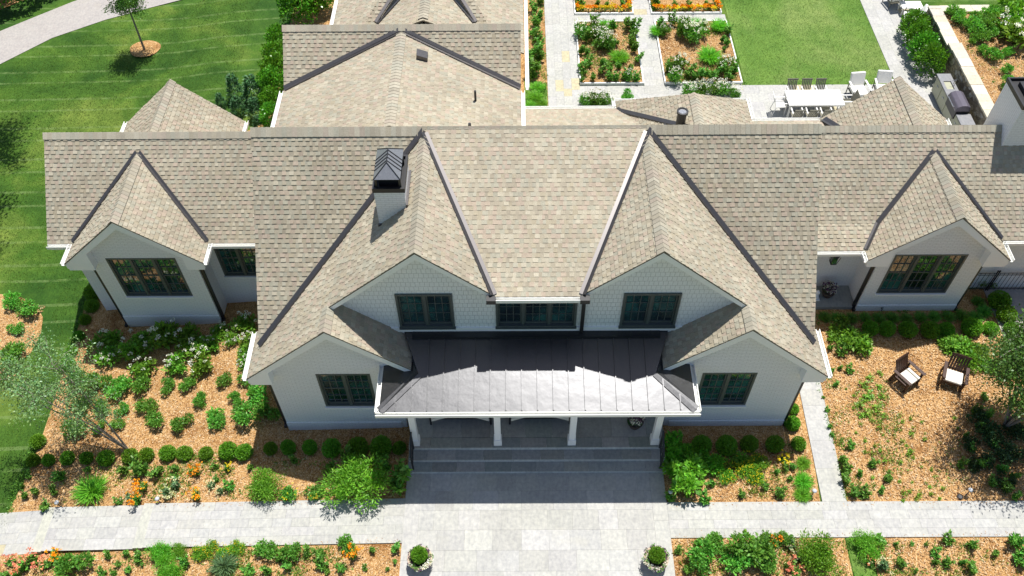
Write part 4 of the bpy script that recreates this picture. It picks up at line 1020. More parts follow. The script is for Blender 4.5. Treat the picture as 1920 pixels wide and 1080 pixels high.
('grs', 'ornamental grass', 'grass tufts below the right wing', '{o} soft grass tuft from left along the foot of the right wing wall', [(10.91, 18.3, 0.239), (11.35, 18.25, 0.24), (11.83, 18.24, 0.241), (12.32, 18.26, 0.243), (12.8, 18.24, 0.244), (13.29, 18.25, 0.245), (13.77, 18.23, 0.247), (14.27, 18.27, 0.248), (14.76, 18.29, 0.25), (15.25, 18.31, 0.252), (15.75, 18.33, 0.253), (16.22, 18.28, 0.255), (16.52, 18.96, 0.258), (16.59, 18.52, 0.278)]),
('hydn', 'shrub', 'bushes by the gate', 'light green bush growing behind the iron fence beside the right wing', [(17.08, 19.88, 0.417)]),
('rose', 'shrub', 'bushes by the gate', 'dark green bush by the gate under the right wing eave', [(18.55, 20.83, 0.499)]),
('sal', 'flower', 'salmon flowers in the lower left bed', '{o} salmon pink flower clump from left at the bottom left below the walk', [(-15.26, 9.92, 0.23), (-14.77, 9.68, 0.303), (-14.47, 9.87, 0.264), (-14.1, 9.75, 0.243)]),
('ora', 'flower', 'orange flowers in the lower left bed', 'bright orange poppy clump beside the tall bush at the bottom left corner', [(-13.83, 9.94, 0.243)]),
('rose', 'shrub', 'bushes in the lower left bed', 'tall leafy bush beside orange poppies at the bottom left below the walk', [(-13.05, 9.63, 0.439)]),
('per', 'perennial', 'small plants in the lower left bed', '{o} small plant from left in the mulch strip below the left walk', [(-15.27, 9.53, 0.172), (-14.89, 9.46, 0.19), (-12.71, 9.89, 0.11), (-12.22, 9.4, 0.163), (-12.2, 9.95, 0.182), (-11.89, 9.41, 0.144), (-11.81, 9.7, 0.126), (-11.67, 10.0, 0.181), (-11.47, 9.5, 0.161), (-11.29, 9.82, 0.197), (-11.11, 9.67, 0.107), (-9.78, 9.62, 0.244), (-7.74, 9.34, 0.237), (-7.27, 9.33, 0.236), (-7.0, 9.69, 0.169), (-6.68, 9.52, 0.202), (-6.18, 9.87, 0.235), (-5.76, 9.77, 0.267), (-5.64, 9.42, 0.233), (-5.5, 9.29, 0.149), (-5.09, 9.36, 0.198), (-4.43, 9.36, 0.115)]),
('fea', 'shrub', 'feathery clumps in the lower left bed', '{o} feathery green clump from left right below the left walk', [(-10.55, 9.92, 0.388), (-10.13, 9.39, 0.384), (-10.03, 10.04, 0.229)]),
('yelb', 'flower', 'yellow flowers in the lower left bed', '{o} patch of yellow flowers from left at the lower edge of the left walk', [(-9.4, 9.87, 0.261), (-9.06, 10.0, 0.26), (-8.68, 9.92, 0.259), (-8.35, 10.02, 0.241)]),
('gry', 'ornamental grass', 'blue grey clump', 'blue-grey spiky clump below the yellow flowers at the bottom of the left bed', [(-8.57, 9.5, 0.376)]),
('rose', 'shrub', 'round dark bushes below the left walk', '{o} round dark green bush from left below the left walk toward the plaza', [(-7.4, 9.94, 0.323), (-6.65, 9.87, 0.32)]),
('ora', 'flower', 'orange flowers beside the plaza', 'orange flower clump in the lower left bed closest to the plaza', [(-4.8, 9.72, 0.265)]),
('rose', 'shrub', 'bushes behind the orange flowers', 'leafy green bush directly behind the orange flowers in the lower left bed', [(-5.01, 10.08, 0.266)]),
('per', 'perennial', 'young plants at the plaza edge', '{o} young dark plant from left in the mulch next to the plaza edge', [(-4.25, 9.91, 0.166), (-3.75, 9.36, 0.098), (-3.6, 9.95, 0.198), (-3.55, 9.56, 0.115)]),
('con', 'conifer', 'young conifers behind the left wing', '{o} young conifer from left behind the left rear gable', [(-13.04, 30.57, 0.229), (-12.41, 31.0, 0.383), (-12.12, 30.0, 0.375), (-11.54, 30.78, 0.454), (-11.21, 29.63, 0.419), (-10.96, 28.79, 0.315)]),
('hedge', 'shrub', 'tall hedge shrubs along the garage wall', '{o} tall glossy hedge shrub from bottom beside the left rear roof', [(-10.3, 28.91, 0.482), (-10.54, 29.91, 0.492), (-10.61, 30.92, 0.502), (-10.68, 31.89, 0.511), (-10.75, 32.96, 0.521), (-10.88, 34.08, 0.453), (-10.36, 36.38, 0.662), (-9.99, 37.1, 0.669), (-9.46, 37.32, 0.559)]),
('hedge', 'shrub', 'hedge shrubs at the stone wall', '{o} hedge shrub from top in the row in front of the stone wall', [(18.46, 34.5, 0.451), (18.37, 33.59, 0.472), (18.36, 32.67, 0.492), (18.37, 31.79, 0.485)]),
('rose', 'shrub', 'bushes in the raised bed', '{o} bush from left in the raised mulch bed behind the stone wall', [(20.1, 34.47, 0.311), (20.12, 33.97, 0.28), (20.25, 32.46, 0.219), (20.5, 33.33, 0.389), (20.94, 33.93, 0.31), (20.6, 32.72, 0.331), (20.49, 31.67, 0.244), (21.1, 33.5, 0.337), (21.0, 32.91, 0.333), (21.68, 34.39, 0.372), (20.79, 31.3, 0.27), (20.98, 30.4, 0.214), (21.47, 31.61, 0.219), (20.79, 29.37, 0.367)]),
('hyd', 'shrub', 'large white bushes in the raised bed', '{o} large white flowered bush from left in the raised bed at upper right', [(21.98, 33.31, 0.508), (22.64, 34.23, 0.576), (22.05, 32.36, 0.666)]),
('per', 'perennial', 'plants beside the rear left path', '{o} leafy plant from top in the narrow bed beside the rear garden path', [(1.29, 37.4, 0.246), (1.02, 36.83, 0.244), (1.23, 36.17, 0.241), (1.04, 35.61, 0.291), (0.91, 34.89, 0.261), (1.09, 34.29, 0.361), (1.13, 33.78, 0.306), (0.88, 33.25, 0.354), (1.16, 32.94, 0.276), (0.7, 32.84, 0.226), (0.93, 32.17, 0.396), (0.8, 31.67, 0.319)]),
('grm', 'ornamental grass', 'grasses beside the rear path', '{o} soft grass clump from top beside the rear path near the roof', [(1.03, 30.96, 0.29), (0.92, 30.28, 0.31), (1.17, 29.88, 0.284), (0.7, 29.71, 0.283)]),
('white', 'perennial', 'white flowered perennials behind the rear porch', '{o} tall white flowered clump from left behind the low rear hip roof', [(3.09, 29.86, 0.285), (3.55, 29.88, 0.332), (4.01, 29.85, 0.285), (7.6, 30.43, 0.244), (8.13, 30.53, 0.245), (8.67, 30.61, 0.27), (9.13, 30.53, 0.271), (9.64, 30.36, 0.221)]),
('rose', 'shrub', 'bushes behind the rear porch', 'small leafy bush beside the rear hip roof corner on the patio edge', [(4.92, 30.25, 0.264)]),
('white', 'perennial', 'white flowered plants in the rear garden beds', '{o} white flowered plant from left in the middle of the rear garden beds', [(3.14, 34.72, 0.286), (3.93, 34.55, 0.364), (4.03, 33.83, 0.359), (4.32, 33.68, 0.307), (5.12, 31.46, 0.197), (7.09, 34.76, 0.211), (7.1, 31.28, 0.247), (7.43, 32.09, 0.301), (8.0, 34.72, 0.317), (8.23, 34.21, 0.34), (8.64, 34.46, 0.29), (9.45, 31.98, 0.278)]),
('grm', 'ornamental grass', 'tall green clumps in the rear garden beds', '{o} tall green spiky clump from left in the rear garden beds', [(4.3, 35.3, 0.317), (4.78, 32.85, 0.378), (6.72, 34.86, 0.316), (8.57, 35.35, 0.348), (8.88, 32.85, 0.486), (9.67, 35.18, 0.376)]),
('per', 'perennial', 'small plants in the left rear garden bed', '{o} small plant from left in the left rear garden bed', [(3.0, 32.32, 0.224), (3.08, 33.32, 0.203), (3.0, 31.34, 0.147), (3.05, 31.83, 0.222), (3.37, 34.23, 0.284), (3.34, 33.31, 0.203), (3.34, 32.42, 0.2), (3.5, 31.45, 0.22), (3.82, 35.58, 0.265), (3.89, 31.91, 0.247), (4.0, 32.49, 0.2), (4.23, 31.42, 0.245), (4.33, 32.11, 0.199), (4.67, 35.18, 0.237), (4.52, 31.44, 0.221), (4.72, 34.0, 0.181), (4.7, 32.25, 0.2), (4.93, 31.53, 0.246), (5.44, 35.32, 0.291), (5.21, 32.02, 0.199), (5.44, 33.89, 0.283), (5.59, 34.78, 0.288), (5.52, 33.44, 0.256), (5.41, 31.34, 0.246), (5.59, 32.76, 0.227)]),
('per', 'perennial', 'small plants in the right rear garden bed', '{o} small plant from left in the right rear garden bed', [(6.93, 35.18, 0.292), (6.95, 32.01, 0.275), (7.47, 35.48, 0.241), (7.07, 31.6, 0.224), (7.84, 35.39, 0.241), (7.75, 31.73, 0.275), (8.21, 35.34, 0.241), (8.07, 31.47, 0.274), (8.39, 31.54, 0.274), (8.96, 35.34, 0.242), (8.77, 31.4, 0.299), (9.06, 31.74, 0.251), (9.67, 34.15, 0.185), (9.66, 33.52, 0.13), (9.43, 31.49, 0.201), (9.83, 33.92, 0.21), (10.01, 34.78, 0.24), (9.64, 31.44, 0.176), (9.87, 31.92, 0.253), (10.01, 32.43, 0.205)]),
('per', 'perennial', 'plants inside the marigold borders', '{o} small plant from left inside the marigold bordered beds at the top', [(3.23, 36.99, 0.245), (4.04, 37.07, 0.164), (4.51, 37.07, 0.164), (5.29, 37.16, 0.192), (6.87, 37.0, 0.274), (7.77, 36.91, 0.193), (8.51, 36.86, 0.193), (9.26, 37.04, 0.139), (9.43, 36.83, 0.166)]),
]
# ---------------------------------------------------------------- furniture and small things
def foliage_mesh(name, mats, V, F, C, mi=None):
    me = bpy.data.meshes.new(name)
    V = np.asarray(V, np.float32).reshape(-1, 3); F = np.asarray(F, np.int32)
    nf, k = F.shape
    me.vertices.add(len(V)); me.vertices.foreach_set('co', V.ravel())
    me.loops.add(nf * k); me.loops.foreach_set('vertex_index', F.ravel())
    me.polygons.add(nf); me.polygons.foreach_set('loop_start', np.arange(0, nf * k, k, dtype=np.int32))
    me.polygons.foreach_set('loop_total', np.full(nf, k, np.int32))
    for m in mats: me.materials.append(m)
    if mi is not None: me.polygons.foreach_set('material_index', np.asarray(mi, np.int32))
    me.update(calc_edges=True)
    a = me.color_attributes.new('Col', 'FLOAT_COLOR', 'CORNER')
    col = np.ones((nf, 4), np.float32); col[:, :3] = C
    a.data.foreach_set('color', np.repeat(col, k, 0).ravel())
    return me

def leaves(R, P, D, L, W, fold=.25):
    """diamond leaves at P pointing along D, length L, width W; returns verts (n*4) and quads"""
    n = len(P); D = D / np.linalg.norm(D, axis=1, keepdims=True)
    r = R.normal(size=(n, 3)); s = np.cross(D, r); s /= np.linalg.norm(s, axis=1, keepdims=True)
    nn = np.cross(s, D)
    L = np.broadcast_to(L, n)[:, None]; W = np.broadcast_to(W, n)[:, None]
    a = P; b = P + D * L * .5 + s * W * .5 + nn * W * fold; c = P + D * L; d = P + D * L * .5 - s * W * .5 + nn * W * fold
    V = np.stack([a, b, c, d], 1).reshape(-1, 3)
    return V, np.arange(n * 4).reshape(n, 4)
def tints(R, n, lo=.6, hi=1.35, warm=.12):
    t = R.uniform(lo, hi, (n, 1)); w_ = R.uniform(-warm, warm, (n, 1))
    return np.concatenate([t * (1 + w_ * 1.3), t, t * (1 - w_)], 1)
def sphere_dirs(R, n, zmin=-.4):
    d = R.normal(size=(n * 3, 3)); d /= np.linalg.norm(d, axis=1, keepdims=True); d = d[d[:, 2] > zmin]
    return d[:n]
def stack(parts):
    V = []; F = []; C = []; o = 0
    for v, f, c in parts:
        V.append(v); F.append(f + o); C.append(c); o += len(v)
    return np.concatenate(V), np.concatenate(F), np.concatenate(C)
def stems(R, tips, r=.02):
    """thin square stems from the ground centre to each tip"""
    V = []; F = []
    for t in tips:
        t = np.array(t); b = np.array([t[0] * .12, t[1] * .12, 0.0]); k = len(V)
        for p in (b, t):
            for dx, dy in ((-r, -r), (r, -r), (r, r), (-r, r)): V.append((p[0] + dx, p[1] + dy, p[2]))
        for i in range(4): F.append((k + i, k + (i + 1) % 4, k + 4 + (i + 1) % 4, k + 4 + i))
    n = len(F)
    return np.array(V), np.array(F), np.tile(np.array([[.8, .5, .35]]), (n, 1))

def mk_ball(seed):            # clipped boxwood, unit radius, base at z=0
    R = np.random.default_rng(seed); n = 1500
    d = sphere_dirs(R, n, -.75); n = len(d)
    lump = 1 + .06 * np.sin(d[:, :1] * 7 + seed) * np.cos(d[:, 1:2] * 6) + R.normal(0, .035, (n, 1))
    P = d * lump * np.array([1, 1, .93]) * .93 + np.array([0, 0, .82])
    v, f = leaves(R, P, d * .75 + R.normal(0, .42, (n, 3)) + np.array([0, 0, .1]), R.uniform(.10, .17, n), R.uniform(.08, .12, n))
    # dense inner leaf core, tinted darker than the outer leaves
    d2 = sphere_dirs(R, 500, -.9); n2 = len(d2)
    v2, f2 = leaves(R, d2 * R.uniform(.55, .8, (n2, 1)) * np.array([1, 1, .9]) + np.array([0, 0, .8]), R.normal(size=(n2, 3)), .32, .28)
    return stack([(v, f, tints(R, n, .75, 1.35)), (v2, f2, tints(R, n2, .75, 1.05))])
def mk_shrub(seed, n=950, leaf=(.14, .24), lobes=9, flat=.8, spread=.62):
    R = np.random.default_rng(seed); pr = []; tips = []
    for k in range(lobes):
        a = R.uniform(0, 6.28); rr = spread * math.sqrt(R.uniform(0.02, 1)); c = np.array([math.cos(a) * rr, math.sin(a) * rr, R.uniform(.45, 1.15) * flat])
        rad = R.uniform(.26, .44); tips.append(c); m = n // lobes
        d = sphere_dirs(R, m, -.6); m = len(d)
        P = c + d * rad * R.uniform(.35, 1.05, (m, 1)) * np.array([1, 1, .8])
        v, f = leaves(R, P, d + R.normal(0, .5, (m, 3)) + np.array([0, 0, .25]), R.uniform(*leaf, m), R.uniform(leaf[0] * (.5 if n < 3000 else .28), leaf[1] * (.6 if n < 3000 else .3), m))
        t = tints(R, m, .6, 1.3) * R.uniform(.85, 1.15)
        pr.append((v, f, t))
    pr.append(stems(R, tips, .016))
    return stack(pr)
def mk_hyd(seed): return mk_shrub(seed, 520, (.22, .36), 10, .75, .68)
def mk_feather(seed, n=2600):
    R = np.random.default_rng(seed); d = sphere_dirs(R, n, .0); n = len(d)
    d[:, 2] = np.abs(d[:, 2]) * .75
    lump = 1 + .22 * np.sin(np.arctan2(d[:, 1], d[:, 0]) * 7 + seed)[:, None] * (1 - d[:, 2:3])
    P = d * R.uniform(.3, .95, (n, 1)) ** .7 * lump
    P[:, 2] = P[:, 2] * .95 + .06
    D = d + R.normal(0, .35, (n, 3)) + np.array([0, 0, .15])
    v, f = leaves(R, P, D, R.uniform(.12, .26, n), R.uniform(.022, .045, n))
    return stack([(v, f, tints(R, n, .5, 1.35))])
def mk_feather2(seed):
    V, F, C = mk_shrub(seed, 4200, (.09, .17), 26, .8, .74)
    return V, F, C
def mk_grass(seed, n=700, h=1.3):
    R = np.random.default_rng(seed); a = R.uniform(0, 6.28, n); rr = R.uniform(0, .45, n); lean = R.uniform(.05, .75, n)
    P = np.stack([np.cos(a) * rr, np.sin(a) * rr, np.zeros(n)], 1)
    a2 = a + R.normal(0, .5, n)
    D1 = np.stack([np.cos(a2) * lean * .6, np.sin(a2) * lean * .6, np.ones(n)], 1)
    L = R.uniform(.5, 1, n) * h * .55
    v, f = leaves(R, P, D1, L, .05)
    T = P + D1 / np.linalg.norm(D1, axis=1, keepdims=True) * L[:, None] * .9
    D2 = np.stack([np.cos(a2) * (lean + .35), np.sin(a2) * (lean + .35), .75 - lean * .8], 1)
    v2, f2 = leaves(R, T, D2, L * .9, .045)
    t = tints(R, n, .6, 1.3)
    return stack([(v, f, t), (v2, f2, t * 1.1)])
def mk_per(seed, n=190, leaf=(.28, .52)):
    R = np.random.default_rng(seed); pr = []; tips = []
    k = R.integers(4, 8)
    for i in range(k):
        a = R.uniform(0, 6.28); rr = R.uniform(.05, .6); h = R.uniform(.5, 1.5); c = np.array([math.cos(a) * rr, math.sin(a) * rr, h]); tips.append(c)
        m = n // k; t = R.uniform(.25, 1, m)
        P = np.stack([c[0] * t, c[1] * t, h * t], 1); az = R.uniform(0, 6.28, m)
        D = np.stack([np.cos(az), np.sin(az), R.uniform(.1, .9, m)], 1)
        v, f = leaves(R, P, D, R.uniform(*leaf, m) * (1.15 - .5 * t), R.uniform(.1, .19, m)); pr.append((v, f, tints(R, m, .6, 1.35)))
    pr.append(stems(R, tips, .018))
    return stack(pr)
def mk_fern(seed): return mk_shrub(seed, 1300, (.16, .3), 14, .95, .8)
def mk_weed(seed): return mk_per(seed, 46, (.35, .6))
def mk_conifer(seed):
    R = np.random.default_rng(seed); n = 1300; t = R.uniform(0, 1, n) ** .8; a = R.uniform(0, 6.28, n); rad = (1 - t * .75) * (.85 + .2 * np.sin(t * 20 + a * 2)) * R.uniform(.6, 1, n)
    P = np.stack([np.cos(a) * rad, np.sin(a) * rad, t * 3.0 + .1], 1)
    D = np.stack([np.cos(a), np.sin(a), R.uniform(.1, .7, n)], 1)
    v, f = leaves(R, P, D, R.uniform(.12, .3, n), .09); return stack([(v, f, tints(R, n, .55, 1.35))])
def mk_hedge(seed):
    R = np.random.default_rng(seed); n = 1700; d = sphere_dirs(R, n, -.5); n = len(d)
    P = d * np.array([1.0, 1.0, 1.25]) * (.9 + .14 * np.sin(d[:, :1] * 5 + seed) * np.cos(d[:, 2:] * 6)) * R.uniform(.62, 1.05, (n, 1)) + np.array([0, 0, 1.15])
    v, f = leaves(R, P, d + R.normal(0, .7, (n, 3)) + np.array([0, 0, .4]), R.uniform(.12, .22, n), R.uniform(.09, .14, n)); return stack([(v, f, tints(R, n, .55, 1.4))])
def mk_bloom(seed, heads, per, spread, size, z0, z1, hr, upper=True):
    """flower heads: little tufts of petals scattered over the top of a plant"""
    R = np.random.default_rng(seed); pr = []
    for i in range(heads):
        a = R.uniform(0, 6.28); rr = spread * math.sqrt(R.uniform(.02, 1)); c = np.array([math.cos(a) * rr, math.sin(a) * rr, z0 + (z1 - z0) * (1 - (rr / max(spread, .01)) ** 2 * .6) + R.uniform(-.08, .08)])
        d = sphere_dirs(R, per, -.2); m = len(d)
        P = c + d * hr * R.uniform(.4, 1, (m, 1))
        v, f = leaves(R, P, d + R.normal(0, .5, (m, 3)), R.uniform(size * .7, size * 1.2, m), size * .8, .1); pr.append((v, f, tints(R, m, .85, 1.15, .04)))
    return stack(pr)

KIND = {  # kind: (object name, leaf material, mesh maker, height factor, blooms)
    'box': ('boxwood_ball', 'box', mk_ball, 1, None), 'boxs': ('boxwood_ball', 'box', mk_ball, 1, None),
    'rose': ('leafy_shrub', 'rose', mk_shrub, 1, None),
    'hyd': ('hydrangea', 'hyd', mk_hyd, 1, ('flower_heads', 'white', (8, 15, .8, .10, .85, 1.25, .09))),
    'hyds': ('hydrangea', 'hyd', mk_hyd, .9, ('flower_heads', 'white', (8, 15, .85, .10, .8, 1.2, .085))),
    'hydn': ('leafy_shrub', 'hyd', lambda s: mk_shrub(s, 800, (.18, .3), 11, .72, .7), .85, None),
    'fea': ('feathery_shrub', 'fea', mk_feather2, 1, None), 'fern': ('ferny_plant', 'fea', mk_fern, .9, None),
    'grm': ('grass_clump', 'fea', mk_grass, .75, None), 'grs': ('grass_tuft', 'rose', mk_grass, .7, None), 'gry': ('grass_clump', 'gry', mk_grass, .8, None),
    'per': ('perennial_plant', 'per', mk_per, 1, None), 'spr': ('sprig', 'weed', mk_weed, .8, None), 'weed': ('seedling', 'weed', mk_weed, .5, None),
    'ora': ('flower_clump', 'per', mk_per, 1, ('flowers', 'orange', (13, 9, .85, .2, 1.1, 1.5, .08))),
    'ora2': ('flower_clump', 'per', mk_per, 1, ('flowers', 'yellow', (16, 9, .9, .18, 1.0, 1.4, .07))),
    'yel': ('flower_clump', 'per', mk_per, 1, ('flowers', 'yellow', (12, 8, .8, .16, 1.0, 1.4, .06))),
    'yels': ('flower_clump', 'rose', mk_shrub, .95, ('flowers', 'yellow', (9, 7, .8, .1, .9, 1.2, .05))),
    'yelb': ('flower_clump', 'fea', lambda s: mk_shrub(s, 1500, (.10, .19), 14, .6, .78), .9, ('flowers', 'yellow', (42, 4, 1.0, .075, .6, .95, .03))),
    'sal': ('flower_clump', 'per', mk_per, .9, ('flowers', 'salmon', (12, 8, .9, .17, .9, 1.3, .07))),
    'pale': ('perennial_plant', 'gry', mk_per, .8, ('flowers', 'pale', (12, 7, .9, .16, .6, 1.1, .06))),
    'white': ('flower_clump', 'per', mk_shrub, 1.25, ('flowers', 'white', (26, 6, .85, .11, .95, 1.4, .07))),
    'dshr': ('dark_shrub', 'dkleaf', lambda q: mk_shrub(q, 800, (.14, .24), 10, .6, .75), .9, None),
    'con': ('conifer', 'dark', mk_conifer, .75, None), 'hedge': ('hedge_shrub', 'hedge', mk_hedge, 1, None),
}
CACHE = {}
def plant(kind, label, cat, group, x, y, r, z, var):
    name, mat, mk, hf, bl = KIND[kind]
    v = var % 3; key = (kind, v)
    if key not in CACHE:
        sd = sum(map(ord, kind)) * 7 + v
        V, F, C = mk(sd)
        me = foliage_mesh(name, [M[mat]], V, F, C); bm_ = None
        if bl:
            V, F, C = mk_bloom(sd + 5, *bl[2]); bm_ = foliage_mesh(bl[0], [M[bl[1]]], V, F, C)
        CACHE[key] = (me, bm_)
    me, bm_ = CACHE[key]
    o = bpy.data.objects.new(name, me); COL.objects.link(o)
    R = random.Random(int(x * 991 + y * 733))
    o.location = (x, y, z); o.rotation_euler = (0, 0, R.uniform(0, 6.28)); r *= {'per': 1.5, 'white': 1.35, 'spr': 1.5, 'weed': 1.55, 'pale': 1.4, 'ora': 1.3, 'sal': 1.3, 'box': .93 + .26 * (R.random() - .45), 'boxs': .98, 'rose': 1.2, 'hyd': 1.25}.get(kind, 1.14) * (1.2 if y > 30 else 1); o.scale = (r * R.uniform(.94, 1.08), r * R.uniform(.94, 1.08), r * hf * R.uniform(.9, 1.1))
    tag(o, label, cat, group)
    if bm_:
        b = bpy.data.objects.new(bl[0], bm_); COL.objects.link(b); b.parent = o
    return o

def zground(x, y):
    if x > 19.65 and y > 22 and y < 34.95: return 1.18
    for a, b, c, d in ((2.92, 5.76, 31.2, 35.85), (6.68, 10.13, 31.2, 35.85), (2.92, 5.76, 36.46, 42), (6.6, 10.0, 36.46, 42)):
        if a < x < b and c < y < d: return .075
    return g(x)
i0 = 0
for kind, cat, group, lab, pts in P:
    for i, (x, y, r) in enumerate(pts):
        i0 += 1
        n_ = len(pts)
        plant(kind, lab.format(o=ordinal(i)), cat, group if '{o}' in lab or n_ > 1 or True else None, x, y, r, zground(x, y) - .01, i0)

# marigold borders: hundreds of blooms massed into one edging strip per bed
def border(name, runs, label, seed):
    R = np.random.default_rng(seed); root = None; gr = []; fl = []; ye = []
    for (x0, y0), (x1, y1) in runs:
        L = math.hypot(x1 - x0, y1 - y0); n = int(L / .12)
        for k in range(n):
            t = (k + .5) / n; c = np.array([x0 + (x1 - x0) * t, y0 + (y1 - y0) * t, .2]) + R.normal(0, .03, 3)
            d = sphere_dirs(R, 26, -.3); m = len(d); v, f = leaves(R, c - [0, 0, .05] + d * .1 * R.uniform(.4, 1, (m, 1)), d, .07, .05); gr.append((v, f, tints(R, m)))
            tgt = fl if R.random() < .6 else ye
            for q in range(R.integers(4, 8)):
                h = c + R.normal(0, .06, 3) * [1, 1, .4] + [0, 0, .1]
                d = sphere_dirs(R, 12, -.1); m = len(d); v, f = leaves(R, h + d * .025, d, .06, .055, .1); tgt.append((v, f, tints(R, m, .8, 1.1, .05)))
    V, F, C = stack(gr); o = bpy.data.objects.new(name, foliage_mesh(name, [M['per']], V, F, C)); COL.objects.link(o)
    tag(o, label, 'flower border', 'marigold borders')
    for lst, mt in ((fl, 'orange'), (ye, 'yellow')):
        V, F, C = stack(lst); b = bpy.data.objects.new('flowers', foliage_mesh('flowers', [M[mt]], V, F, C)); COL.objects.link(b); b.parent = o
border('marigold_border', [((3.1, 41), (3.1, 36.7)), ((3.1, 36.7), (5.6, 36.7)), ((5.6, 36.7), (5.6, 41))], 'orange and yellow marigold border inside the left upper garden bed', 1)
border('marigold_border', [((6.78, 41), (6.78, 36.7)), ((6.78, 36.7), (9.84, 36.7)), ((9.84, 36.7), (9.84, 41))], 'orange and yellow marigold border inside the upper garden bed next to the lawn', 2)

# ---- trees
def tree(name, x, y, z, stems_, crown, mat, nleaf, leaf, label, seed, group='young trees'):
    R = np.random.default_rng(seed); root = empty(name, (x, y, z)); tag(root, label, 'tree', group)
    mb = MB(); tips = []
    for st in stems_:
        pts = [Vector(p) for p in st['p']]; rad = [st['r'] * (1 - .75 * i / (len(pts) - 1)) for i in range(len(pts))]
        mb.tube(pts, rad, 7)
        for k in range(st.get('b', 10)):
            t = R.uniform(st.get('t0', .3), 1) * (len(pts) - 1); i = min(int(t), len(pts) - 2); p = pts[i].lerp(pts[i + 1], t - i)
            a = R.uniform(0, 6.28); l = R.uniform(.4, 1) * st.get('bl', .9); e = p + Vector((math.cos(a) * l, math.sin(a) * l, R.uniform(.1, .7) * l))
            mid = p.lerp(e, .5) + Vector((0, 0, .06)); mb.tube([p, mid, e], [st['r'] * .32, st['r'] * .22, st['r'] * .1], 5)
            tips += [(mid, .7), (e, 1.0)]
        tips.append((pts[-1], 1.0))
    mb.build('trunk', M['bark'], root)
    pr = []; m = nleaf // len(tips)
    for p, s in tips:
        d = R.normal(size=(m, 3)); d /= np.linalg.norm(d, axis=1, keepdims=True)
        P_ = np.array(p) + d * crown * s * R.uniform(.15, 1, (m, 1)) * np.array([1, 1, .7])
        v, f = leaves(R, P_, d + R.normal(0, .8, (m, 3)), R.uniform(leaf * .7, leaf * 1.3, m), leaf * .55); pr.append((v, f, tints(R, m, .6, 1.35) * R.uniform(.85, 1.15)))
    V, F, C = stack(pr); c = bpy.data.objects.new('crown', foliage_mesh('crown', [mat], V, F, C)); COL.objects.link(c); c.parent = root
    return root
def stemlist(R, n, h, lean, spread, r, b, bl, t0=.35):
    out = []
    for k in range(n):
        a = 2 * math.pi * k / n + R.uniform(-.4, .4); dx, dy = math.cos(a) * spread, math.sin(a) * spread
        out.append(dict(p=[(0, 0, -.1), (dx * .3 + lean[0] * .25, dy * .3 + lean[1] * .25, h * .35), (dx * .7 + lean[0] * .6, dy * .7 + lean[1] * .6, h * .7), (dx + lean[0], dy + lean[1], h * R.uniform(.9, 1.05))], r=r, b=b, bl=bl, t0=t0))
    return out
R1 = random.Random(5)
tree('young_tree', -12.63, 13.55, -.47, stemlist(R1, 5, 3.9, (-2.1, .6), 1.05, .035, 15, .95), .46, M['treeg'], 11000, .075, 'thin multi-stemmed young tree with pale silvery leaves by the left lawn edge', 31)
tree('young_tree', 15.75, 13.95, 0, stemlist(R1, 8, 3.9, (-.05, .05), 1.35, .045, 18, .95, .48), .55, M['darktree'], 26000, .095, 'dense dark green small tree shading the mulch at the right edge', 32)
tree('young_tree', -17.9, 35.35, -1.0, [dict(p=[(0, 0, -.1), (.02, .02, 1.6), (0, .05, 3.1), (.05, .0, 4.6)], r=.055, b=34, bl=.85, t0=.42)], .42, M['tree'], 9000, .085, 'slender young tree standing in the round mulch ring on the left lawn', 33)
tree('shade_tree', -25.2, 30.2, -1.25, [dict(p=[(0, 0, -.1), (.6, .2, 3.5), (2.0, .6, 7.0), (3.6, 1.0, 9.6)], r=.14, b=38, bl=2.3, t0=.55)], .8, M['tree'], 7000, .14, 'tall shade tree off the left lawn whose shadow reaches the grass by the drive', 34, 'shade trees')
tree('shade_tree', -23.7, 25.2, -1.25, [dict(p=[(0, 0, -.1), (.7, .2, 3.0), (2.0, .6, 6.0), (3.2, 1.0, 8.4)], r=.12, b=34, bl=2.0, t0=.5)], .75, M['tree'], 5500, .14, 'shade tree off the left lawn whose shadow falls beside the left wing', 35, 'shade trees')
for i, (x, y, r, lab) in enumerate(((-26.9, 38.6, 1.15, 'dark bush at the top left corner beyond the driveway'), (-25.3, 39.7, .95, 'second dark bush beyond the driveway, right of the corner bush'), (-27.6, 37.3, .8, 'low bright bush at the left frame edge above the driveway'), (-24.0, 41.2, .9, 'third dark bush beyond the driveway near the top edge'))):
    plant('hedge', lab, 'shrub', 'bushes beyond the driveway', x, y, r, -1.35, i)

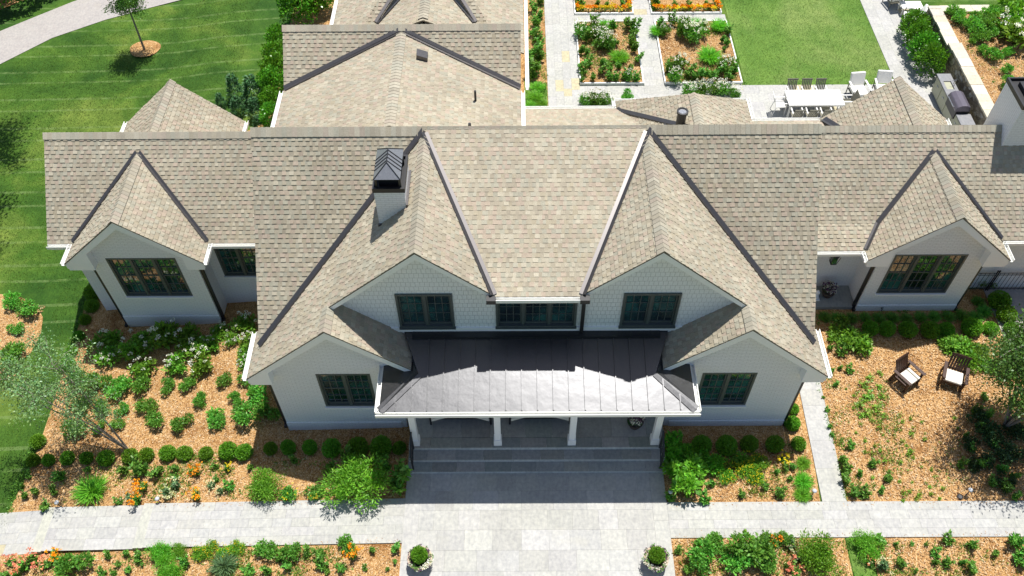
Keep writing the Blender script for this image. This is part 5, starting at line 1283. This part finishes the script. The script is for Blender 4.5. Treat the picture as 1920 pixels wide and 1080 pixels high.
# ---- garden chairs
def garden_chair(x, y, rz, label, strap):
    root = empty('garden_chair', (x, y, 0), rz); root.scale = (.93, .93, .95); tag(root, label, 'chair', 'wooden garden chairs')
    w_ = .34
    f = MB(); f.box(-w_, w_, .24, .28, .26, .35); f.box(-w_, w_, -.30, -.26, .24, .33)
    for k in range(6):
        yy = -.24 + k * .09; f.box(-.3, .3, yy, yy + .075, .335 - .008 * (5 - k) * 0, .352)
    for s in (-1, 1): f.box(s * w_ - .02 , s * w_ + .02, -.3, .3, .25, .345)
    f.build('seat', M['wood'], root)
    for s in (-1, 1):
        l = MB(); l.prism([(s * .36 - .025, .22, 0), (s * .36 - .025, .30, 0), (s * .36 - .025, .30, .56), (s * .36 - .025, .22, .56)], (.05, 0, 0)); l.build('leg', M['wood'], root)
        l = MB(); l.prism([(s * .36 - .025, -.42, 0), (s * .36 - .025, -.34, 0), (s * .36 - .025, -.26, .56), (s * .36 - .025, -.34, .56)], (.05, 0, 0)); l.build('leg', M['wood'], root)
        a = MB(); a.prism([(s * .37 - .055, -.40, .56), (s * .37 + .055, -.40, .56), (s * .37 + .065, .30, .575), (s * .37 + .02, .37, .577), (s * .37 - .05, .35, .577)], (0, 0, .03)); a.build('armrest', M['wood'], root)
    b = MB()
    def bp(xx, t): return (xx, -.26 - t * .27 - .05 * (xx / .33) ** 2 * 0, .33 + t * .62)
    for k in range(7):
        xx = -.31 + k * .092; wd = .068
        top = 1.0 + .06 * (1 - (xx / .31) ** 2)
        b.prism([bp(xx, 0), bp(xx + wd, 0), bp(xx + wd, top), bp(xx, top)], (0, -.022, -.01))
    b.prism([bp(-.33, .93), bp(.33, .93), bp(.33, 1.06), bp(-.33, 1.06)], (0, .022, .01)); b.prism([bp(-.33, .12), bp(.33, .12), bp(.33, .2), bp(-.33, .2)], (0, -.045, -.02))
    b.build('backrest', M['wood'], root)
    c = MB(); c.box(-.285, .285, -.23, .30, .355, .44)
    co = c.build('cushion', M['cushion'], root); bv = co.modifiers.new('bevel', 'BEVEL'); bv.width = .03; bv.segments = 3
    if strap:
        t = MB(); t.box(-.165, -.115, -.232, .304, .345, .446); t.build('strap', M['grey'], root)
def chair_at(back, front, label, strap):
    d = Vector((front[0] - back[0], front[1] - back[1])); m = ((front[0] + back[0]) / 2, (front[1] + back[1]) / 2)
    garden_chair(m[0], m[1], math.atan2(d.y, d.x) - math.pi / 2, label, strap)
chair_at((12.87, 15.83), (13.12, 15.45), 'dark wooden garden chair with strapped cream cushion, farther from the tree', True)
chair_at((14.59, 15.83), (14.41, 15.42), 'dark wooden garden chair with plain cream cushion in front of low bushes', False)

# ---- planters
def planter(x, y, label, seed, pale):
    root = empty('planter', (x, y, .03)); tag(root, label, 'planter', 'planters on the plaza')
    p = MB(); p.lathe([(.17, 0), (.2, .03), (.25, .14), (.31, .3), (.345, .4), (.36, .41), (.36, .45), (.31, .45), (.3, .40), (.0, .40)], 0, 0, 0, 28, closed=False); p.build('pot', M['pot'], root, True)
    s = MB(); s.lathe([(.3, .398), (.0, .41)], n=20, closed=False); s.build('soil', M['soil'], root)
    V, F, C = mk_ball(seed); me = foliage_mesh('shrub', [M['box']], V * np.array([.235, .235, .26]), F, C); b = bpy.data.objects.new('shrub', me); COL.objects.link(b); b.parent = root; b.location = (0, .03, .38)
    for mt, n_, sd in (('white', 46, 1), ('purple', 34, 2), ('per', 50, 3)):
        R = np.random.default_rng(seed + sd); pr = []
        for k in range(n_):
            a = R.uniform(0, 6.28) if mt != 'white' else (R.normal(-.9 if pale else -2.2, 1.0))
            c = np.array([math.cos(a) * R.uniform(.26, .38), math.sin(a) * R.uniform(.26, .38), .44 + R.uniform(-.05, .05)])
            d = sphere_dirs(R, 8, -.2); v, f = leaves(R, c + d * .015, d, .045, .035, .1); pr.append((v, f, tints(R, len(d), .8, 1.15, .05)))
        V, F, C = stack(pr); q = bpy.data.objects.new('flowers' if mt != 'per' else 'trailing_leaves', foliage_mesh('flowers', [M[mt]], V, F, C)); COL.objects.link(q); q.parent = root
planter(-2.79, 9.5, 'stone pot with boxwood and white flowers at the left plaza corner', 40, True)
planter(4.0, 9.47, 'stone pot with boxwood and few flowers at the right plaza corner', 50, False)

def flower_pot(x, y, z, r, label, seed, pot, n_white=40):
    root = empty('potted_plant', (x, y, z)); tag(root, label, 'potted plant')
    p = MB(); p.lathe([(r * .5, 0), (r * .62, .03), (r * .85, r * .7), (r, r * 1.15), (r, r * 1.25), (r * .88, r * 1.25), (0, r * 1.1)], n=22, closed=False); p.build('pot', M[pot], root, True)
    V, F, C = mk_shrub(seed, 600, (.16, .3)); me = foliage_mesh('foliage', [M['dark']], V * np.array([r * 1.05, r * 1.05, r * 1.3]), F, C); b = bpy.data.objects.new('foliage', me); COL.objects.link(b); b.parent = root; b.location = (0, 0, r)
    for mt, n_ in (('white', n_white), ('purple', 50)):
        V, F, C = mk_bloom(seed + n_, n_, 5, r * 1.0, .06, r * 1.7, r * 2.3, .03); q = bpy.data.objects.new('flowers', foliage_mesh('flowers', [M[mt]], V, F, C)); COL.objects.link(q); q.parent = root
flower_pot(11.15, 19.2, .14, .24, 'dark bowl of purple foliage and white flowers on the right wing porch', 60, 'brown')
flower_pot(3.75, 13.75, .5, .26, 'dark pot of purple and white flowers beside the right porch column', 64, 'brown')
root = empty('garden_figure', (10.72, 19.1, .14)); tag(root, 'small white garden figure on the right wing porch floor', 'figurine')
mb = MB(); mb.lathe([(.10, 0), (.12, .05), (.09, .16), (.06, .26), (.075, .33), (.06, .4), (.0, .43)], n=14, closed=False); mb.lathe([(.035, .3), (.03, .36), (0, .38)], .05, -.03, n=8, closed=False); mb.build('body', M['trim'], root, True)
mb = MB(); mb.box(-.13, .13, -.13, .13, -.0, .03); mb.build('base', M['trim'], root)

# ---- lantern under the right porch eave
root = empty('hanging_lantern', (10.75, 19.02, 2.22)); tag(root, 'black hanging lantern under the eave of the right wing porch', 'lantern')
mb = MB()
for sx in (-1, 1):
    for sy in (-1, 1): mb.bar((sx * .09, sy * .09, 0), (sx * .13, sy * .13, .38), .012, 6)
mb.box(-.1, .1, -.1, .1, -.02, .01); mb.lathe([(.2, .38), (.05, .52), (.03, .58)], n=4); mb.bar((0, 0, .55), (0, 0, .72), .012, 6)
mb.build('cage', M['black'], root); mb = MB(); mb.box(-.085, .085, -.085, .085, .02, .36); mb.build('lamp_glass', M['glass'], root)

# ---- porch benches
def bench(x, y, label):
    root = empty('porch_bench', (x, y, .5)); tag(root, label, 'bench', 'porch benches')
    for sx in (-.95, .95):
        for sy in (-.3, .3):
            m = MB(); m.box(sx - .03, sx + .03, sy - .03, sy + .03, 0, .62 if sy < 0 else .85); m.build('leg', M['black'], root)
        m = MB(); m.box(sx - .035, sx + .035, -.34, .34, .62, .66); m.build('armrest', M['black'], root)
    m = MB(); m.box(-.92, .92, -.3, .3, .3, .36); m.build('seat', M['black'], root)
    m = MB(); m.prism([(-.9, -.42, .37), (-.5, -.30, .37), (0, -.25, .37), (.5, -.30, .37), (.9, -.42, .37), (.9, .28, .37), (-.9, .28, .37)], (0, 0, .14)); m.build('cushion', M['cushion'], root)
    m = MB(); m.box(-.92, .92, .26, .32, .36, .95); m.build('backrest', M['black'], root)
bench(-1.75, 14.15, 'black framed bench with white cushion on the porch, left of the middle'); bench(.75, 14.15, 'black framed bench with white cushion at the porch centre')

# ---- path lights
for i, (x, y, lab) in enumerate(((4.67, 11.58, 'round white path light by the right plaza corner'), (9.03, 11.59, 'round white path light beside the side path'), (-11.06, 11.62, 'round white path light among orange flowers of the left bed'), (-14.26, 11.62, 'round white path light near the far left walk step'), (-3.6, 11.85, 'round path light in the shade left of the plaza'), (13.75, 11.6, 'round path light in the mulch under the right tree'))):
    z = g(x); root = empty('path_light', (x, y, z)); tag(root, lab, 'path light', 'garden path lights')
    m = MB(); m.bar((0, 0, -.05), (0, 0, .36), .014, 8); m.lathe([(.04, -.02), (.035, .02)], n=10); m.build('stem', M['black'], root)
    m = MB(); m.lathe([(.06, .335), (.075, .35), (.055, .38), (.02, .395), (0, .4)], n=18, closed=False); m.build('lamp_shade', M['lampglass'], root, True)
root = empty('well_light', (13.52, 11.52, 0)); tag(root, 'black round ground light at the mulch edge of the right walk', 'ground light')
m = MB(); m.lathe([(.085, 0), (.09, .05), (.07, .06), (.065, .045)], n=18); m.build('housing', M['black'], root)
root = empty('hose_tap', (12.95, 18.6, .08)); tag(root, 'small black tap at the foot of the right wing wall', 'tap')
m = MB(); m.bar((0, .04, .1), (0, -.07, .1), .018); m.bar((0, -.06, .1), (0, -.06, .02), .015); m.bar((-.04, -.03, .16), (.04, -.03, .16), .012); m.bar((0, -.03, .1), (0, -.03, .16), .01); m.build('spout', M['black'], root)

# ---- iron gate and fence
root = empty('iron_fence', (16.6, 19.5, 0)); tag(root, 'black iron fence panel between right wing and gate', 'fence')
def railing(root, x0, x1, n):
    r = MB()
    for z in (.12, 1.0, .9): r.bar((x0, 0, z), (x1, 0, z), .014, 6)
    r.build('rail', M['black'], root); p = MB()
    for k in range(n): xx = x0 + (x1 - x0) * (k + .5) / n; p.bar((xx, 0, .05), (xx, 0, 1.02), .008, 6)
    p.build('balusters', M['black'], root)
    for xx in (x0, x1):
        q = MB(); q.bar((xx, 0, 0), (xx, 0, 1.1), .024, 8); q.lathe([(.03, 1.1), (.03, 1.13), (0, 1.16)], xx, 0, n=8, closed=False); q.build('post', M['black'], root)
railing(root, -.85, .38, 8)
root = empty('iron_gate', (17.75, 19.5, 0)); tag(root, 'black iron gate across the concrete path by the right wing', 'gate'); railing(root, -.7, .75, 10)

# ---- grill island
root = empty('grill_island', (18.54, 29.0, .03)); tag(root, 'outdoor kitchen counter with sage cabinets in front of the stone wall', 'counter')
m = MB(); m.box(-.24, .28, -1.6, 1.6, .08, .88); m.build('cabinet', M['sage'], root)
for i, (a, b) in enumerate(((-1.55, -.8), (-.75, 0), (.1, .8), (.85, 1.55))):
    m = MB(); m.box(-.262, -.242, a, b, .14, .82); d = m.build('door', M['sage'], root)
    m = MB(); m.bar((-.28, (a + b) / 2 - .08, .6), (-.28, (a + b) / 2 + .08, .6), .012, 6); m.build('handle', M['steel'], d)
m = MB(); m.box(-.29, .30, -1.66, -.98, .881, .92); m.build('countertop', M['counter'], root)
m = MB(); m.box(-.29, .30, .12, .62, .881, .92); m.box(-.29, .30, 1.16, 1.66, .881, .92); m.box(-.29, -.16, .62, 1.16, .881, .92); m.box(.16, .30, .62, 1.16, .881, .92); m.build('countertop', M['counter'], root)
m = MB(); m.box(-.158, .158, .622, 1.158, .70, .72); m.box(-.158, -.145, .622, 1.158, .72, .90); m.box(.145, .158, .622, 1.158, .72, .90); m.build('sink', M['black'], root)
m = MB(); m.bar((.22, .9, .92), (.22, .9, 1.18), .014); m.bar((.22, .9, 1.18), (.06, .9, 1.15), .012); m.bar((.22, 1.0, .92), (.22, 1.0, 1.0), .016); m.build('faucet', M['steel'], root)
gr = empty('grill', (18.52, 28.57, .95)); tag(gr, 'large covered barbecue grill with dark domed lid set in the counter', 'grill')
m = MB(); m.box(-.29, .28, -.5, .5, -.3, .06); m.build('firebox', M['black'], gr)
m = MB(); pr_ = [(-.33, .065), (-.345, .16), (-.28, .3), (-.12, .38), (.08, .38), (.24, .3), (.29, .065)]
m.prism([(x, -.5, z) for x, z in pr_], (0, 1.0, 0)); lo = m.build('lid', M['grillcover'], gr); bv = lo.modifiers.new('bevel', 'BEVEL'); bv.width = .03; bv.segments = 2
m = MB(); m.bar((-.39, -.32, .2), (-.39, .32, .2), .016); m.bar((-.39, -.3, .2), (-.33, -.3, .2), .01); m.bar((-.39, .3, .2), (-.33, .3, .2), .01); m.build('handle', M['steel'], lo)

# ---- dining set
root = empty('dining_table', (12.72, 29.35, .03)); tag(root, 'long white dining table on the rear patio', 'table')
m = MB()
for k in range(5): m.box(-1.15, 1.2, -.5 + k * .2, -.305 + k * .2, .71, .74)
m.build('tabletop', M['cream'], root)
for sx in (-1.05, 1.1):
    for sy in (-.42, .42): m = MB(); m.box(sx - .035, sx + .035, sy - .035, sy + .035, 0, .71); m.build('leg', M['cream'], root)
m = MB(); m.box(-1.05, 1.1, -.44, -.4, .62, .71); m.box(-1.05, 1.1, .4, .44, .62, .71); m.build('apron', M['cream'], root)
def dining_chair(x, y, rz, label, mat):
    root = empty('dining_chair', (x, y, .03), rz); tag(root, label, 'chair', 'chairs around the patio table')
    for sx in (-.22, .22):
        m = MB(); m.bar((sx, .2, 0), (sx, .2, .62), .018, 6); m.build('leg', M['cream'], root)
        m = MB(); m.bar((sx, -.3, 0), (sx, -.2, .45), .018, 6); m.build('leg', M['cream'], root)
        m = MB(); m.box(sx - .025, sx + .025, -.24, .23, .62, .645); m.build('armrest', M['cream'], root)
    m = MB(); m.box(-.22, .22, -.21, .22, .41, .45); m.build('seat', M[mat], root)
    m = MB()
    for k in range(6): xx = -.2 + k * .072; m.prism([(xx, -.22, .46), (xx + .05, -.22, .46), (xx + .05, -.36, .92), (xx, -.36, .92)], (0, -.015, -.005))
    m.prism([(-.23, -.35, .88), (.23, -.35, .88), (.23, -.365, .94), (-.23, -.365, .94)], (0, -.025, -.005)); m.build('backrest', M[mat], root)
for i, x in enumerate((12.0, 12.62, 13.22)):
    dining_chair(x, 30.0, math.pi, f'{ordinal(i)} patio chair from left on the lawn side of the white table', 'grey')
    dining_chair(x - .1, 28.68, 0, f'{ordinal(i)} patio chair from left on the roof side of the white table', 'grey')
dining_chair(11.35, 29.3, -math.pi / 2, 'pale patio chair at the left end of the white table', 'cream'); dining_chair(14.2, 29.4, math.pi / 2, 'patio chair at the right end of the white table', 'grey')
# ---- lounge chairs
def lounge(x, y, rz, label):
    root = empty('lounge_chair', (x, y, .03), rz); tag(root, label, 'armchair', 'cushioned patio armchairs')
    for sx in (-.36, .36):
        m = MB(); m.bar((sx, .3, 0), (sx, .3, .6), .022, 6); m.build('leg', M['grey'], root); m = MB(); m.bar((sx, -.32, 0), (sx, -.32, .6), .022, 6); m.build('leg', M['grey'], root)
        m = MB(); m.box(sx - .04, sx + .04, -.36, .36, .6, .63); m.build('armrest', M['cream'], root)
    m = MB(); m.box(-.34, .34, -.34, .34, .24, .28); m.build('frame', M['grey'], root)
    m = MB(); m.box(-.32, .32, -.26, .36, .285, .44); c = m.build('seat_cushion', M['cream'], root); b = c.modifiers.new('bevel', 'BEVEL'); b.width = .04; b.segments = 3
    m = MB(); m.prism([(-.32, -.26, .45), (.32, -.26, .45), (.32, -.46, .98), (-.32, -.46, .98)], (0, -.13, -.05)); c = m.build('back_cushion', M['cream'], root); b = c.modifiers.new('bevel', 'BEVEL'); b.width = .04; b.segments = 3
lounge(14.95, 30.25, math.pi + .1, 'white cushioned armchair left of its twin beside the dining table'); lounge(16.05, 30.35, math.pi - .1, 'white cushioned armchair half hidden behind the right rear gable')
lounge(18.75, 35.6, math.pi / 2 - .3, 'white cushioned armchair at the far end of the hedge row'); lounge(18.4, 37.2, .2, 'white armchair at the top edge of the rear patio')
root = empty('coffee_table', (19.0, 36.5, .03)); tag(root, 'low white outdoor table between the far patio armchairs', 'table')
m = MB(); m.box(-.5, .5, -.3, .3, .38, .42); m.build('tabletop', M['cream'], root)
for sx in (-.44, .44):
    for sy in (-.25, .25): m = MB(); m.box(sx - .025, sx + .025, sy - .025, sy + .025, 0, .38); m.build('leg', M['cream'], root)

# ---- low ground cover and turf, far too many blades to count
def scatter(name, zones, size, mat, seed, per, tuft=5, kindlab=None):
    R = np.random.default_rng(seed); PP = []
    for x0, x1, y0, y1, d, z in zones:
        n = int((x1 - x0) * (y1 - y0) * d * 1.7)
        x = R.uniform(x0, x1, n * 2); y = R.uniform(y0, y1, n * 2)
        f = np.sin(x * 2.3 + 1.7 * np.sin(y * 1.9)) * np.cos(y * 2.9 + 1.3 * np.sin(x * 1.3)) + R.normal(0, .35, n * 2)
        k = f > .15; x, y = x[k][:n], y[k][:n]
        zz = np.interp(x, GX, GZ) if z is None else np.full(len(x), z)
        PP.append(np.stack([x, y, zz], 1))
    P_ = np.repeat(np.concatenate(PP), tuft, 0); n = len(P_); a = R.uniform(0, 6.28, n)
    P_[:, :2] += R.normal(0, size * .5, (n, 2)); P_[:, 2] += .012
    v, f = leaves(R, P_, np.stack([np.cos(a), np.sin(a), R.uniform(.2, 1.6, n)], 1), R.uniform(size * .6, size * 1.5, n), R.uniform(size * .25, size * .5, n))
    o = bpy.data.objects.new(name, foliage_mesh(name, [mat], v, f, tints(R, n, .6, 1.4))); COL.objects.link(o); tag(o, kind='stuff')
scatter('ground_cover', [(-16, -9, 8.6, 10.0, 14, None), (-9, -5, 8.5, 10.05, 34, None), (-5, -3.6, 8.5, 10, 8, None), (-15, -9, 11.75, 13.2, 9, None), (-11.8, -9.2, 11.9, 13.3, 26, None), (-9, -5.5, 11.8, 13.0, 9, None),
    (4.7, 6.5, 8.5, 10.1, 10, 0), (6.5, 9.5, 8.5, 10.1, 26, 0), (10.5, 17, 8.5, 10.1, 16, 0), (4.7, 9.0, 11.6, 13.4, 12, 0), (10.1, 10.7, 11.5, 16, 34, 0), (10.4, 12.4, 11.5, 15.5, 12, 0), (11.4, 12.4, 13.5, 16.2, 14, 0), (12.4, 14.5, 11.5, 13.5, 6, 0),
    (3.0, 5.7, 31.3, 35.8, 16, .075), (6.75, 10.0, 31.3, 33, 16, .075), (6.75, 10.0, 34.8, 35.8, 26, .075), (.5, 1.45, 28, 38, 26, 0), (19.7, 23.5, 28, 34.6, 5, 1.18)], .075, M['per'], 3, 0)
scatter('low_growth', [(-16, -10, 8.5, 10.05, 10, None), (-10, -4.6, 8.5, 10.05, 22, None), (-13.5, -8.6, 11.7, 13.2, 16, None), (-8.6, -5.2, 11.7, 12.8, 7, None), (4.7, 9.5, 8.5, 10.1, 14, 0), (10.5, 17, 8.5, 10.1, 13, 0), (10.1, 13, 11.5, 14.5, 9, 0), (5.2, 9.1, 11.5, 12.8, 12, 0), (3.1, 5.6, 31.3, 35.7, 12, .075), (6.8, 10.0, 31.3, 32.6, 14, .075), (6.8, 10.0, 34.6, 35.7, 14, .075)], .11, M['lowgrow'], 13, 0)
scatter('grass_fringe', [(10.02, 10.14, 11.5, 18, 60, 0), (8.9, 17, 18.0, 18.6, 40, 0), (-16.15, -15.85, 11.5, 20.5, 60, None), (10.2, 16.9, 31.12, 31.25, 40, 0), (9.6, 10.35, 8.5, 10.22, 60, 0), (.5, 1.42, 28.6, 31.4, 90, 0)], .07, M['rose'], 4, 0)
def turf(name, zones, seed, mat):
    R = np.random.default_rng(seed); PP = []
    for x0, x1, y0, y1, d, z in zones:
        n = int((x1 - x0) * (y1 - y0) * d); x = R.uniform(x0, x1, n); y = R.uniform(y0, y1, n)
        if z is None:
            bed = ((x > -15.9) & (y < 21)) | ((x < -17.2) & (y < 20.6) & (y > 13.5)) | (np.hypot(x + 17.88, y - 35.4) < .85) | ((x > -12.8) & (y > 24)) | (y > 33.4 + (x + 25.5) * .78 - np.maximum(0, x + 20) * .4)
            x, y = x[~bed], y[~bed]
        zz = np.interp(x, GX, GZ) if z is None else np.full(len(x), z); PP.append(np.stack([x, y, zz], 1))
    P_ = np.concatenate(PP); n = len(P_); a = R.uniform(0, 6.28, n); P_[:, 2] -= .005
    v, f = leaves(R, P_, np.stack([np.cos(a), np.sin(a), R.uniform(.5, 2.2, n)], 1), R.uniform(.035, .075, n), R.uniform(.012, .022, n))
    big = .8 + .35 * np.sin(P_[:, 0] * .55 + 1.2 * np.sin(P_[:, 1] * .5)) * np.cos(P_[:, 1] * .42 + P_[:, 0] * .2)
    t = tints(R, n, .55, 1.35, .2) * big[:, None]
    o = bpy.data.objects.new(name, foliage_mesh(name, [mat], v, f, t)); COL.objects.link(o); tag(o, kind='stuff')
turf('grass_blades', [(-24, -8.8, 11, 41, 260, None)], 6, M['turf'])
turf('grass_blades', [(10.3, 16.9, 31.15, 38.5, 300, .02)], 7, M['turf2'])
